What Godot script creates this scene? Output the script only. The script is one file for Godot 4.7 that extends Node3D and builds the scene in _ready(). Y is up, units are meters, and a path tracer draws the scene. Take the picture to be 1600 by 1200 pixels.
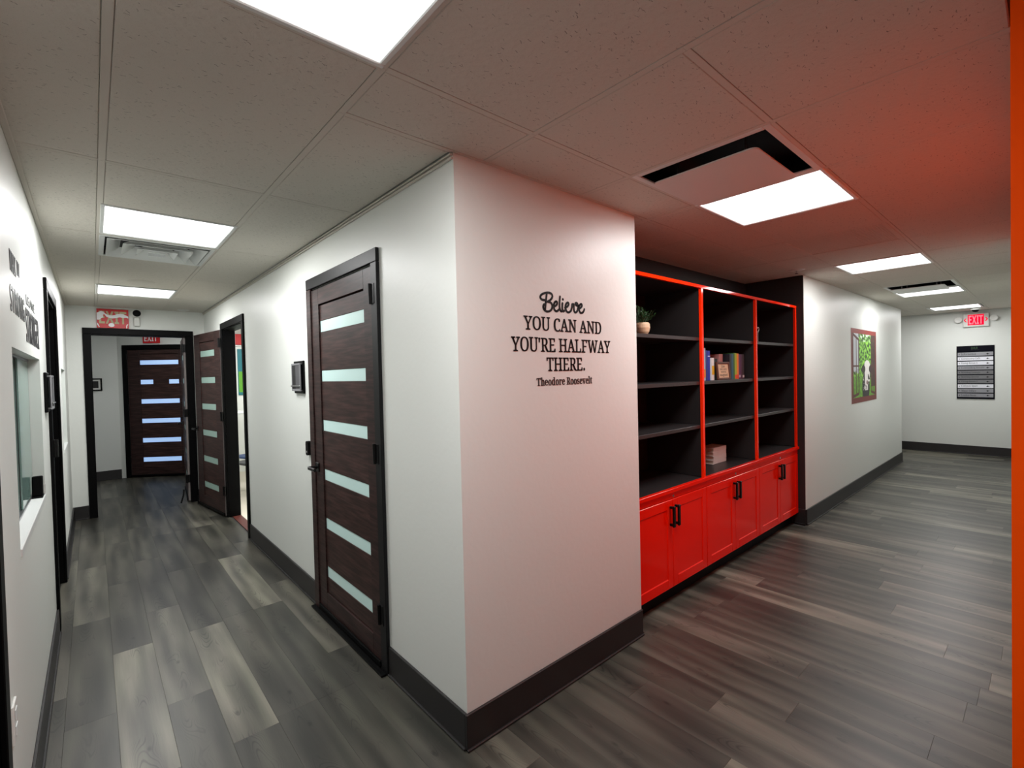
extends Node3D
# A basement office corridor corner: x runs along the right-hand corridor, -z along the left-hand one,
# the vertical arris between the two stands at the origin.

const CEIL := 2.44
const LEFT_X := -1.324
const END_Z := -5.726
const FAR_X := 10.07
const PX0 := 0.155        # tile grid along x
const PZ0 := 0.305        # tile grid along z
const LAMP_ENERGY := 2.4
const LAMP_COLOR := Color(1.0, 1.0, 1.0)

var M := {}
var rng := RandomNumberGenerator.new()

# ---------------------------------------------------------------- naming
var used := {}

func numbered(called: String) -> String:
	var n: int = used.get(called, 0)
	used[called] = n + 1
	return called if n == 0 else "%s_%03d" % [called, n]

func tag(o: Node, label: String, category: String, group := "", kind := "") -> void:
	if label != "": o.set_meta("label", label)
	if category != "": o.set_meta("category", category)
	if group != "": o.set_meta("group", group)
	if kind != "": o.set_meta("kind", kind)

func thing(called: String, at: Vector3, turn: float, label: String, category: String, group := "", kind := "") -> Node3D:
	var o := Node3D.new()
	o.name = numbered(called)
	add_child(o)
	o.position = at
	o.rotation.y = turn
	tag(o, label, category, group, kind)
	return o

func put(called: String, mesh: Mesh, m: Material, parent: Node, at := Vector3.ZERO) -> MeshInstance3D:
	var o := MeshInstance3D.new()
	o.name = numbered(called) if parent == self else called
	o.mesh = mesh
	o.material_override = m
	o.position = at
	parent.add_child(o, true)
	return o

func struct(called: String, st: SurfaceTool, m: Material, label: String, category: String) -> MeshInstance3D:
	var o := put(called, done(st), m, self)
	tag(o, label, category, "", "structure")
	return o

# ---------------------------------------------------------------- mesh tools
func begin() -> SurfaceTool:
	var st := SurfaceTool.new()
	st.begin(Mesh.PRIMITIVE_TRIANGLES)
	return st

func done(st: SurfaceTool) -> ArrayMesh:
	st.generate_normals()
	return st.commit()

func vert(st: SurfaceTool, p: Vector3, uv := Vector2.ZERO) -> void:
	st.set_uv(uv)
	st.add_vertex(p)

func tri(st: SurfaceTool, a: Vector3, b: Vector3, c: Vector3, outward: Vector3, ua := Vector2.ZERO, ub := Vector2.ZERO, uc := Vector2.ZERO) -> void:
	st.set_smooth_group(-1)
	if (b - a).cross(c - a).dot(outward) > 0.0:
		vert(st, a, ua); vert(st, c, uc); vert(st, b, ub)
	else:
		vert(st, a, ua); vert(st, b, ub); vert(st, c, uc)

func quad(st: SurfaceTool, a: Vector3, b: Vector3, c: Vector3, d: Vector3, outward: Vector3) -> void:
	tri(st, a, b, c, outward)
	tri(st, a, c, d, outward)

func box(st: SurfaceTool, lo: Vector3, hi: Vector3, bevel := 0.0, xf := Transform3D.IDENTITY) -> void:
	var c := (lo + hi) * 0.5
	var h := (hi - lo) * 0.5
	var b: float = minf(bevel, minf(h.x, minf(h.y, h.z)) * 0.45)
	var B := xf.basis
	for ax in 3:
		var u := (ax + 1) % 3
		var v := (ax + 2) % 3
		for s in [-1.0, 1.0]:
			var pts := []
			for k in [[-1, -1], [1, -1], [1, 1], [-1, 1]]:
				var p := Vector3.ZERO
				p[ax] = s * h[ax]
				p[u] = k[0] * (h[u] - b)
				p[v] = k[1] * (h[v] - b)
				pts.append(xf * (c + p))
			var n := Vector3.ZERO
			n[ax] = s
			quad(st, pts[0], pts[1], pts[2], pts[3], B * n)
	if b <= 0.0: return
	for ax in 3:
		var u := (ax + 1) % 3
		var v := (ax + 2) % 3
		for su in [-1.0, 1.0]:
			for sv in [-1.0, 1.0]:
				var pts := []
				for k in [[-1.0, true], [1.0, true], [1.0, false], [-1.0, false]]:
					var p := Vector3.ZERO
					p[ax] = k[0] * (h[ax] - b)
					p[u] = su * (h[u] if k[1] else h[u] - b)
					p[v] = sv * (h[v] - b if k[1] else h[v])
					pts.append(xf * (c + p))
				var n := Vector3.ZERO
				n[u] = su
				n[v] = sv
				quad(st, pts[0], pts[1], pts[2], pts[3], B * n)
	for sx in [-1.0, 1.0]:
		for sy in [-1.0, 1.0]:
			for sz in [-1.0, 1.0]:
				var s := Vector3(sx, sy, sz)
				var p0 := xf * (c + s * (h - Vector3(0, b, b)))
				var p1 := xf * (c + s * (h - Vector3(b, 0, b)))
				var p2 := xf * (c + s * (h - Vector3(b, b, 0)))
				tri(st, p0, p1, p2, B * s)

func bx(lo: Vector3, hi: Vector3, bevel := 0.0) -> ArrayMesh:
	var st := begin()
	box(st, lo, hi, bevel)
	return done(st)

func lathe(st: SurfaceTool, profile: Array, segs := 24, xf := Transform3D.IDENTITY) -> void:
	# profile: Vector2(radius, height) from the bottom up
	for i in profile.size() - 1:
		var p: Vector2 = profile[i]
		var q: Vector2 = profile[i + 1]
		for k in segs:
			var a0 := TAU * k / segs
			var a1 := TAU * (k + 1) / segs
			var am := (a0 + a1) * 0.5
			var out := Vector3(cos(am) * (q.y - p.y), p.x - q.x, sin(am) * (q.y - p.y))
			var A := xf * Vector3(cos(a0) * p.x, p.y, sin(a0) * p.x)
			var Bp := xf * Vector3(cos(a1) * p.x, p.y, sin(a1) * p.x)
			var Cp := xf * Vector3(cos(a1) * q.x, q.y, sin(a1) * q.x)
			var D := xf * Vector3(cos(a0) * q.x, q.y, sin(a0) * q.x)
			var o := xf.basis * out
			if p.x > 0.0: tri(st, A, Bp, Cp, o)
			if q.x > 0.0: tri(st, A, Cp, D, o)

func tube(st: SurfaceTool, pts: Array, r: float, segs := 10) -> void:
	for i in pts.size() - 1:
		var a: Vector3 = pts[i]
		var b: Vector3 = pts[i + 1]
		var d := (b - a).normalized()
		var side := d.cross(Vector3.UP if absf(d.y) < 0.9 else Vector3.RIGHT).normalized()
		var up := side.cross(d)
		for k in segs:
			var a0 := TAU * k / segs
			var a1 := TAU * (k + 1) / segs
			var n0 := side * cos(a0) + up * sin(a0)
			var n1 := side * cos(a1) + up * sin(a1)
			quad(st, a + n0 * r, a + n1 * r, b + n1 * r, b + n0 * r, n0 + n1)
			tri(st, a, a + n0 * r, a + n1 * r, -d)
			tri(st, b, b + n0 * r, b + n1 * r, d)

func prism(st: SurfaceTool, poly: PackedVector2Array, z0: float, z1: float) -> void:
	var idx := Geometry2D.triangulate_polygon(poly)
	for i in range(0, idx.size(), 3):
		for z in [z0, z1]:
			var s := 1.0 if z == z1 else -1.0
			tri(st, Vector3(poly[idx[i]].x, poly[idx[i]].y, z), Vector3(poly[idx[i + 1]].x, poly[idx[i + 1]].y, z), Vector3(poly[idx[i + 2]].x, poly[idx[i + 2]].y, z), Vector3(0, 0, s))
	var cw := 1.0 if Geometry2D.is_polygon_clockwise(poly) else -1.0
	for i in poly.size():
		var p := poly[i]
		var q := poly[(i + 1) % poly.size()]
		var t := q - p
		quad(st, Vector3(p.x, p.y, z0), Vector3(q.x, q.y, z0), Vector3(q.x, q.y, z1), Vector3(p.x, p.y, z1), Vector3(-t.y, t.x, 0) * cw)

func round_rect(w: float, h: float, r: float, n := 6) -> PackedVector2Array:
	var out := PackedVector2Array()
	for k in 4:
		var cx := (w / 2 - r) * (1 if k == 0 or k == 3 else -1)
		var cy := (h / 2 - r) * (1 if k < 2 else -1)
		for i in n + 1:
			var a := PI / 2 * (k + float(i) / n)
			out.append(Vector2(cx + r * cos(a), cy + r * sin(a)))
	return out

func smooth(pts: Array, n := 8) -> PackedVector2Array:
	var out := PackedVector2Array()
	for i in pts.size() - 1:
		var p0: Vector2 = pts[maxi(i - 1, 0)]
		var p1: Vector2 = pts[i]
		var p2: Vector2 = pts[i + 1]
		var p3: Vector2 = pts[mini(i + 2, pts.size() - 1)]
		for k in n:
			out.append(p1.cubic_interpolate(p2, p0, p3, float(k) / n))
	out.append(pts[-1])
	return out

func ribbon(st: SurfaceTool, pts: PackedVector2Array, w: float, z0: float, z1: float) -> void:
	for i in pts.size() - 1:
		var d := (pts[i + 1] - pts[i])
		if d.length() < 1e-6: continue
		var n := Vector2(-d.y, d.x).normalized() * w / 2
		prism(st, PackedVector2Array([pts[i] + n, pts[i + 1] + n, pts[i + 1] - n, pts[i] - n]), z0, z1)
	for i in pts.size():
		var disc := PackedVector2Array()
		for k in 8: disc.append(pts[i] + Vector2(cos(TAU * k / 8), sin(TAU * k / 8)) * w / 2)
		prism(st, disc, z0, z1)

func lettering(called: String, text: String, font: String, bold: bool, m: Material, parent: Node, lo: Vector2, hi: Vector2, z: float, depth := 0.002, embolden := 0.0) -> MeshInstance3D:
	# flat letters filling the box lo..hi of the parent's xy plane, standing depth proud of z
	var f := SystemFont.new()
	f.font_names = PackedStringArray([font])
	if bold: f.font_weight = 700
	var t := TextMesh.new()
	t.font = f
	t.text = text
	t.font_size = 64
	t.pixel_size = 0.01
	t.depth = 0.02
	var b := t.get_aabb()
	var solid: Mesh = t
	if embolden > 0.0:
		var st := begin()
		for k in 9:
			if k == 4: continue
			st.append_from(t, 0, Transform3D(Basis.IDENTITY, Vector3((k % 3 - 1) * embolden, (k / 3 - 1) * embolden * 0.8, 0.0)))
		solid = st.commit()
		b = solid.get_aabb()
	var o := put(called, solid, m, parent)
	var s := Vector3((hi.x - lo.x) / b.size.x, (hi.y - lo.y) / b.size.y, depth / 0.02)
	o.scale = s
	o.position = Vector3(lo.x - b.position.x * s.x, lo.y - b.position.y * s.y, z - b.position.z * s.z)
	return o

# ---------------------------------------------------------------- materials
func mat(name: String, c: Color, rough := 0.6, metal := 0.0) -> StandardMaterial3D:
	var m := StandardMaterial3D.new()
	m.resource_name = name
	m.albedo_color = c
	m.roughness = rough
	m.metallic = metal
	M[name] = m
	return m

func noise(seed_: int, freq: float, oct := 3, kind := FastNoiseLite.TYPE_SIMPLEX_SMOOTH) -> FastNoiseLite:
	var n := FastNoiseLite.new()
	n.seed = seed_
	n.frequency = freq
	n.noise_type = kind
	n.fractal_octaves = oct
	return n

func noise_tex(seed_: int, freq: float, lo: Color, hi: Color, size := 512, normal := false, bump := 2.0) -> NoiseTexture2D:
	var t := NoiseTexture2D.new()
	t.width = size
	t.height = size
	t.seamless = true
	t.noise = noise(seed_, freq)
	if normal:
		t.as_normal_map = true
		t.bump_strength = bump
	else:
		var g := Gradient.new()
		g.set_color(0, lo)
		g.set_color(1, hi)
		t.color_ramp = g
	return t

func plank_image(seed_: int) -> Image:
	# weathered oak grain: fine streaks along the board, cathedral rings, a few knots; u across, v along
	var w := 192
	var h := 1024
	var im := Image.create(w, h, false, Image.FORMAT_RGB8)
	var fine := noise(seed_, 0.03, 3)
	var broad := noise(seed_ + 7, 0.01, 2)
	var warp := noise(seed_ + 13, 0.006, 2)
	var r := RandomNumberGenerator.new()
	r.seed = seed_
	var knots := []
	for k in 1: knots.append(Vector2(r.randf_range(25, 165), r.randf_range(60, 960)))
	var cx := r.randf_range(60, 130)
	for y in h:
		for x in w:
			var g := 0.80 + 0.035 * fine.get_noise_2d(x * 3.0, y * 0.16) + 0.36 * broad.get_noise_2d(x * 0.75, y * 0.10)
			var d := (x - cx + 40.0 * warp.get_noise_2d(x * 0.5, y * 0.6)) / 46.0
			var ring := sin((d * d * 5.0 + y * 0.018 + 3.0 * warp.get_noise_2d(x, y * 0.35)) * 5.0)
			var on := clampf(1.4 - absf(d), 0.0, 1.0) * clampf(0.2 + 1.8 * warp.get_noise_2d(500.0, y * 0.8), 0.0, 1.0)
			g -= 0.22 * on * pow(maxf(ring, 0.0), 3.0)
			for k in knots:
				var q := Vector2((x - k.x) / 9.0, (y - k.y) / 16.0).length()
				g -= 0.30 * exp(-q * q * 1.5)
			g = clampf(g, 0.2, 1.0)
			im.set_pixel(x, y, Color(g, g * (0.985 + 0.02 * broad.get_noise_2d(y * 0.2, x)), g * 0.96))
	return im

func grain_image(seed_: int) -> Image:
	# dark melamine wood with streaks along u
	var im := Image.create(512, 256, false, Image.FORMAT_RGB8)
	var fine := noise(seed_, 0.03, 4)
	for y in 256:
		for x in 512:
			var g := 0.76 + 0.22 * fine.get_noise_2d(x * 0.22, y * 3.2) + 0.14 * fine.get_noise_2d(x * 0.1 + 900.0, y * 0.9)
			g = clampf(0.78 + (g - 0.76) * 1.5, 0.3, 1.0)
			im.set_pixel(x, y, Color(g, g * 0.97, g * 0.95))
	return im

func tile_image() -> Image:
	# mineral-fibre ceiling tile: off-white with short worm fissures and pin holes
	var n := 768
	var im := Image.create(n, n, false, Image.FORMAT_RGB8)
	im.fill(Color(0.93, 0.93, 0.93))
	var r := RandomNumberGenerator.new()
	r.seed = 31
	for k in 5200:
		im.set_pixel(r.randi() % n, r.randi() % n, Color(0.72, 0.72, 0.72))
	for k in 300:
		var p := Vector2(r.randf() * n, r.randf() * n)
		var a := r.randf_range(-0.5, 0.5)
		var dark := r.randf_range(0.42, 0.72)
		for s in r.randi_range(5, 16):
			a += r.randf_range(-0.35, 0.35)
			p += Vector2(cos(a), sin(a)) * 1.1
			im.set_pixel(posmod(int(p.x), n), posmod(int(p.y), n), Color(dark, dark, dark))
			if r.randf() < 0.75: im.set_pixel(posmod(int(p.x), n), posmod(int(p.y) + 1, n), Color(dark, dark, dark))
	return im

func poster_image() -> Image:
	# print on the wall: an opened casement window, a leafy tree, a lawn and a black and white cow looking in
	var w := 320
	var h := 240
	var im := Image.create(w, h, false, Image.FORMAT_RGB8)
	var leaf := noise(4, 0.035, 4)
	var frame := Color(0.50, 0.13, 0.09)
	for y in h:
		for x in w:
			var u := float(x) / w
			var v := float(y) / h
			var n := leaf.get_noise_2d(x * 1.5, y * 1.9)
			var c := Color(0.30, 0.52, 0.10) * (0.95 + 0.35 * n)
			if v < 0.66:
				c = Color(0.22, 0.50, 0.08).lerp(Color(0.62, 0.86, 0.30), clampf(0.5 + 1.5 * n, 0, 1))
				if n < -0.17: c = Color(0.07, 0.17, 0.06)
				if u < 0.27 and v < 0.58 + 0.05 * n: c = Color(0.78, 0.80, 0.82)
				if v < 0.16 and n > 0.25: c = Color(0.9, 0.92, 0.94)
			else:
				c = Color(0.42, 0.66, 0.14) * (0.95 + 0.3 * n)
			if u > 0.76 and v < 0.80: c = Color(0.22, 0.16, 0.09) * (1.0 + 0.6 * n)
			# cow: body, blaze, ears
			var b := Vector2((u - 0.55) / 0.15, (v - 0.79) / 0.22)
			if b.length() < 1.0: c = Color(0.86, 0.84, 0.82) if b.x > -0.35 + 0.9 * n and b.x < 0.55 and b.y < 0.25 else Color(0.10, 0.08, 0.08)
			var f := Vector2((u - 0.60) / (0.165 - 0.09 * (v - 0.5)), (v - 0.60) / 0.18)
			if f.length() < 1.0: c = Color(0.94, 0.92, 0.90) if absf(f.x - 0.05) < 0.70 and not (f.x > 0.2 and f.y > 0.1 and n > 0.0) else Color(0.14, 0.09, 0.08)
			for s in [-1.0, 1.0]:
				if Vector2((u - 0.60 - s * 0.15) / 0.075, (v - 0.545) / 0.055).length() < 1.0: c = Color(0.16, 0.10, 0.09)
			if Vector2((u - 0.60) / 0.035, (v - 0.735) / 0.03).length() < 1.0: c = Color(0.55, 0.42, 0.40)
			# casements folded outward, seen in perspective
			for side in [[0.055, 0.285, 1.0], [0.945, 0.76, -1.0]]:
				var t: float = (u - side[0]) / (side[1] - side[0])
				if t > 0.0 and t < 1.0:
					var top := 0.055 + 0.075 * t
					var bot := 0.925 - 0.035 * t
					if v < top or v > bot: continue
					if t > 0.88 or t < 0.10 or absf(t - 0.56) < 0.05 or v < top + 0.035 or v > bot - 0.035 or absf(v - 0.5) < 0.012:
						c = frame * 0.62
			if u < 0.055 or u > 0.945 or v < 0.06 or v > 0.925: c = frame * (1.1 if v < 0.06 else 0.9)
			im.set_pixel(x, y, Color(clampf(c.r, 0, 1), clampf(c.g, 0, 1), clampf(c.b, 0, 1)))
	return im

func textured(m: StandardMaterial3D, im: Image) -> StandardMaterial3D:
	m.albedo_texture = ImageTexture.create_from_image(im)
	return m

func make_materials() -> void:
	var paint := mat("wall paint", Color(0.875, 0.885, 0.865), 0.42)
	paint.normal_enabled = true
	paint.normal_texture = noise_tex(11, 0.05, Color.BLACK, Color.WHITE, 256, true, 1.2)
	paint.normal_scale = 0.12
	paint.uv1_triplanar = true
	paint.uv1_world_triplanar = true
	paint.uv1_scale = Vector3(2, 2, 2)
	var orange := mat("orange paint", Color(0.98, 0.31, 0.0), 0.6)
	orange.metallic_specular = 0.2
	orange.normal_enabled = true
	orange.normal_texture = paint.normal_texture
	orange.normal_scale = 0.12
	orange.uv1_triplanar = true
	orange.uv1_world_triplanar = true
	orange.uv1_scale = Vector3(2, 2, 2)
	mat("charcoal paint", Color(0.135, 0.12, 0.12), 0.5)
	mat("plain paint", Color(0.85, 0.85, 0.83), 0.7)
	mat("base", Color(0.125, 0.115, 0.115), 0.45)
	mat("casing", Color(0.085, 0.085, 0.09), 0.45).metallic_specular = 0.35
	mat("black", Color(0.03, 0.03, 0.032), 0.45).metallic_specular = 0.2
	mat("black metal", Color(0.04, 0.04, 0.042), 0.35, 0.5)
	mat("chrome", Color(0.8, 0.8, 0.8), 0.2, 1.0)
	mat("steel", Color(0.55, 0.55, 0.56), 0.35, 1.0)
	mat("white plastic", Color(0.85, 0.85, 0.83), 0.4)
	mat("white enamel", Color(0.86, 0.87, 0.86), 0.35)
	mat("grid", Color(0.80, 0.78, 0.74), 0.9)
	mat("vinyl black", Color(0.035, 0.03, 0.032), 0.5)
	mat("vinyl grey", Color(0.17, 0.17, 0.18), 0.5)
	mat("slogan sheen grey", Color(0.30, 0.31, 0.31), 0.4)  # dark letters greyed in the colour for the light they reflect
	mat("sign grey", Color(0.50, 0.50, 0.51), 0.4)
	mat("insert grey", Color(0.30, 0.30, 0.31), 0.5)
	mat("subfloor", Color(0.3, 0.29, 0.28), 0.7)
	mat("cabinet red", Color(0.93, 0.09, 0.0), 0.16).metallic_specular = 0.32
	mat("cabinet red lit", Color(0.975, 0.17, 0.02), 0.07).metallic_specular = 0.4  # same paint as the doors, coloured brighter where the ceiling lamp strikes it
	mat("cabinet dark", Color(0.115, 0.10, 0.10), 0.5)
	mat("shelf dark", Color(0.155, 0.14, 0.14), 0.4)
	mat("frosted glass", Color(0.82, 0.94, 0.925), 0.25)
	mat("frosted glass backlit", Color(0.60, 0.71, 0.67), 0.3)  # the frosted glass again, its backlit dimness put into the colour
	mat("teal glass", Color(0.47, 0.58, 0.55), 0.12)
	var pane := mat("clear glass", Color(0.8, 0.9, 0.88, 0.12), 0.02)
	pane.transparency = BaseMaterial3D.TRANSPARENCY_ALPHA
	var day := mat("daylight glow glass", Color(0.75, 0.82, 0.9), 0.3)
	day.emission_enabled = true  # the panes emit by themselves in place of daylight from outside
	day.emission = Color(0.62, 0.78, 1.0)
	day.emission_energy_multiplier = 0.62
	var glow := mat("diffuser glow", Color(0.95, 0.95, 0.95), 0.5)
	glow.emission_enabled = true
	glow.emission = LAMP_COLOR
	glow.emission_energy_multiplier = 2.5
	var rows := []
	for k in 4: rows.append(ImageTexture.create_from_image(plank_image(40 + k * 17)))
	var tones := [Color(0.29, 0.288, 0.262), Color(0.31, 0.308, 0.28), Color(0.335, 0.33, 0.30), Color(0.36, 0.355, 0.325), Color(0.41, 0.405, 0.37), Color(0.51, 0.505, 0.46)]
	for k in 4:
		for t in 6:
			var m := mat("plank %d %d" % [k, t], tones[t], 0.38)
			m.albedo_texture = rows[k]
	var g := ImageTexture.create_from_image(grain_image(5))
	for k in [["door wood", Color(0.29, 0.205, 0.195)], ["door stile", Color(0.255, 0.18, 0.175)]]:
		var m := mat(k[0], k[1], 0.45)
		m.metallic_specular = 0.35
		m.albedo_texture = g
		m.uv1_triplanar = true
		m.uv1_scale = Vector3(1.1, 2.2, 1.1)
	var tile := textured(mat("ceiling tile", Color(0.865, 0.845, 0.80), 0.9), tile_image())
	tile.normal_enabled = true
	tile.normal_texture = noise_tex(3, 0.08, Color.BLACK, Color.WHITE, 256, true, 2.0)
	tile.normal_scale = 0.3
	mat("edge band", Color(0.47, 0.44, 0.43), 0.5)
	mat("exit red", Color(0.80, 0.07, 0.10), 0.4)
	mat("exit letter", Color(0.74, 0.70, 0.54), 0.5)
	mat("white film", Color(0.95, 0.94, 0.95), 0.4)
	var lit := mat("exit glow red", Color(0.7, 0.0, 0.08), 0.4)
	lit.metallic_specular = 0.1
	lit.emission_enabled = true
	lit.emission = Color(1.0, 0.02, 0.22)
	lit.emission_energy_multiplier = 0.8
	var lit2 := mat("exit glow letter", Color(0.8, 0.3, 0.35), 0.4)
	lit2.emission_enabled = true
	lit2.emission = Color(1.0, 0.50, 0.58)
	lit2.emission_energy_multiplier = 0.7
	mat("navy plate", Color(0.03, 0.03, 0.07), 0.6).metallic_specular = 0.2
	for k in 3: mat("brushed strip %d" % k, [Color(0.45, 0.45, 0.46), Color(0.58, 0.58, 0.60), Color(0.90, 0.90, 0.93)][k], 0.45)
	mat("poster", Color.WHITE, 0.45)
	textured(M["poster"], poster_image())
	mat("brown wood", Color(0.32, 0.17, 0.11), 0.45)
	mat("cream paper", Color(0.83, 0.72, 0.58), 0.8)
	mat("page", Color(0.85, 0.82, 0.76), 0.8)
	mat("ceramic cream", Color(0.80, 0.68, 0.55), 0.5)
	mat("leaf", Color(0.10, 0.24, 0.09), 0.5)
	mat("leaf bright", Color(0.35, 0.62, 0.12), 0.5)
	mat("soil", Color(0.1, 0.07, 0.05), 0.9)
	mat("chair blue", Color(0.07, 0.22, 0.42), 0.5)
	mat("teal print", Color(0.05, 0.42, 0.46), 0.5)
	mat("red board", Color(0.72, 0.05, 0.04), 0.5)
	mat("brown strip", Color(0.33, 0.14, 0.11), 0.5)

# ---------------------------------------------------------------- main
func _ready() -> void:
	rng.seed = 20
	var cam := Camera3D.new()
	cam.name = "camera"
	cam.position = Vector3(-1.1148, 1.5403, 1.59)
	cam.rotation = Vector3(-0.0196, -0.7226, -0.0232)
	cam.fov = rad_to_deg(2.0 * atan(600.0 / 742.98))
	cam.near = 0.05
	cam.current = true
	add_child(cam)
	var we := WorldEnvironment.new()
	we.name = "world"
	var env := Environment.new()
	env.background_mode = Environment.BG_COLOR
	env.background_color = Color(0.0, 0.0, 0.0)
	env.tonemap_mode = Environment.TONE_MAPPER_LINEAR
	env.tonemap_exposure = 1.05
	env.sdfgi_enabled = true
	env.ssao_enabled = true
	env.ssil_enabled = true
	we.environment = env
	add_child(we)
	make_materials()
	build_lamps()
	build_shell()
	build_floor()
	build_ceiling()
	build_doors()
	build_windows()
	build_vents()
	build_shelving()
	build_shelf_items()
	build_wall_fittings()
	build_side_room()

# ---------------------------------------------------------------- lamps
func lamp(x: float, z: float, label: String, energy := LAMP_ENERGY) -> void:
	var t := thing("ceiling_light", Vector3(x, CEIL, z), 0.0, label, "ceiling light", "square ceiling light panels")
	var st := begin()
	var h := 0.303
	for s in [-1.0, 1.0]:
		box(st, Vector3(-h, -0.006, s * (h - 0.009) - 0.009), Vector3(h, 0.03, s * (h - 0.009) + 0.009), 0.003)
		box(st, Vector3(s * (h - 0.009) - 0.009, -0.006, -h + 0.018), Vector3(s * (h - 0.009) + 0.009, 0.03, h - 0.018), 0.003)
	put("frame", done(st), M["white enamel"], t)
	put("housing", bx(Vector3(-0.295, 0.0105, -0.295), Vector3(0.295, 0.06, 0.295), 0.004), M["steel"], t)
	put("diffuser", bx(Vector3(-0.284, 0.0, -0.284), Vector3(0.284, 0.01, 0.284)), M["diffuser glow"], t)
	var a := AreaLight3D.new()
	a.name = "glow"
	a.area_size = Vector2(0.56, 0.56)
	a.light_energy = energy
	a.light_color = LAMP_COLOR
	a.shadow_enabled = true
	a.area_range = 16.0
	a.position = Vector3(0, -0.012, 0)
	a.rotation = Vector3(-PI / 2, 0, 0)
	t.add_child(a)

func build_lamps() -> void:
	lamp(-0.76, 0.61, "large bright ceiling panel cut off by the top of the picture")
	lamp(-0.755, -1.84, "bright ceiling panel in front of the slatted louvre vent in the left corridor")
	lamp(-0.765, -4.37, "bright ceiling panel beside the exit sign wall at the end of the left corridor")
	lamp(1.675, 0.61, "bright ceiling panel touching the flat black-edged air diffuser near the lettered wall", 2.2)
	lamp(4.155, 0.61, "bright ceiling panel past the mesh grille above the grey poster wall", 1.3)
	lamp(6.66, 0.60, "bright ceiling panel touching the small far air diffuser in the right corridor", 1.5)
	lamp(9.12, 0.58, "narrow-looking bright ceiling panel nearest the glowing red exit sign", 1.75)
	lamp(-0.45, -7.1, "ceiling panel out of sight in the lobby behind the far doorway", 0.55)
	lamp(0.80, -6.3, "ceiling panel glimpsed at the top of the half hidden side room", 2.0)
	lamp(1.45, -4.15, "added unseen ceiling panel lighting the corridor floor through the open doorway", 4.0)  # added out of view to throw a bright patch onto the corridor floor

# ---------------------------------------------------------------- shell
func wall_with_holes(fixed: String, f0: float, f1: float, a0: float, a1: float, holes: Array) -> SurfaceTool:
	# a wall between f0..f1 in thickness, a0..a1 in length; holes are [from, to, bottom, top], sorted
	var st := begin()
	var seg := func(p0: float, p1: float, y0: float, y1: float):
		if p1 - p0 < 0.001 or y1 - y0 < 0.001: return
		if fixed == "x": box(st, Vector3(f0, y0, p0), Vector3(f1, y1, p1))
		else: box(st, Vector3(p0, y0, f0), Vector3(p1, y1, f1))
	var at := a0
	for h in holes:
		seg.call(at, h[0], 0.0, CEIL + 0.06)
		seg.call(h[0], h[1], 0.0, h[2])
		seg.call(h[0], h[1], h[3], CEIL + 0.06)
		at = h[1]
	seg.call(at, a1, 0.0, CEIL + 0.06)
	return st

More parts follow.
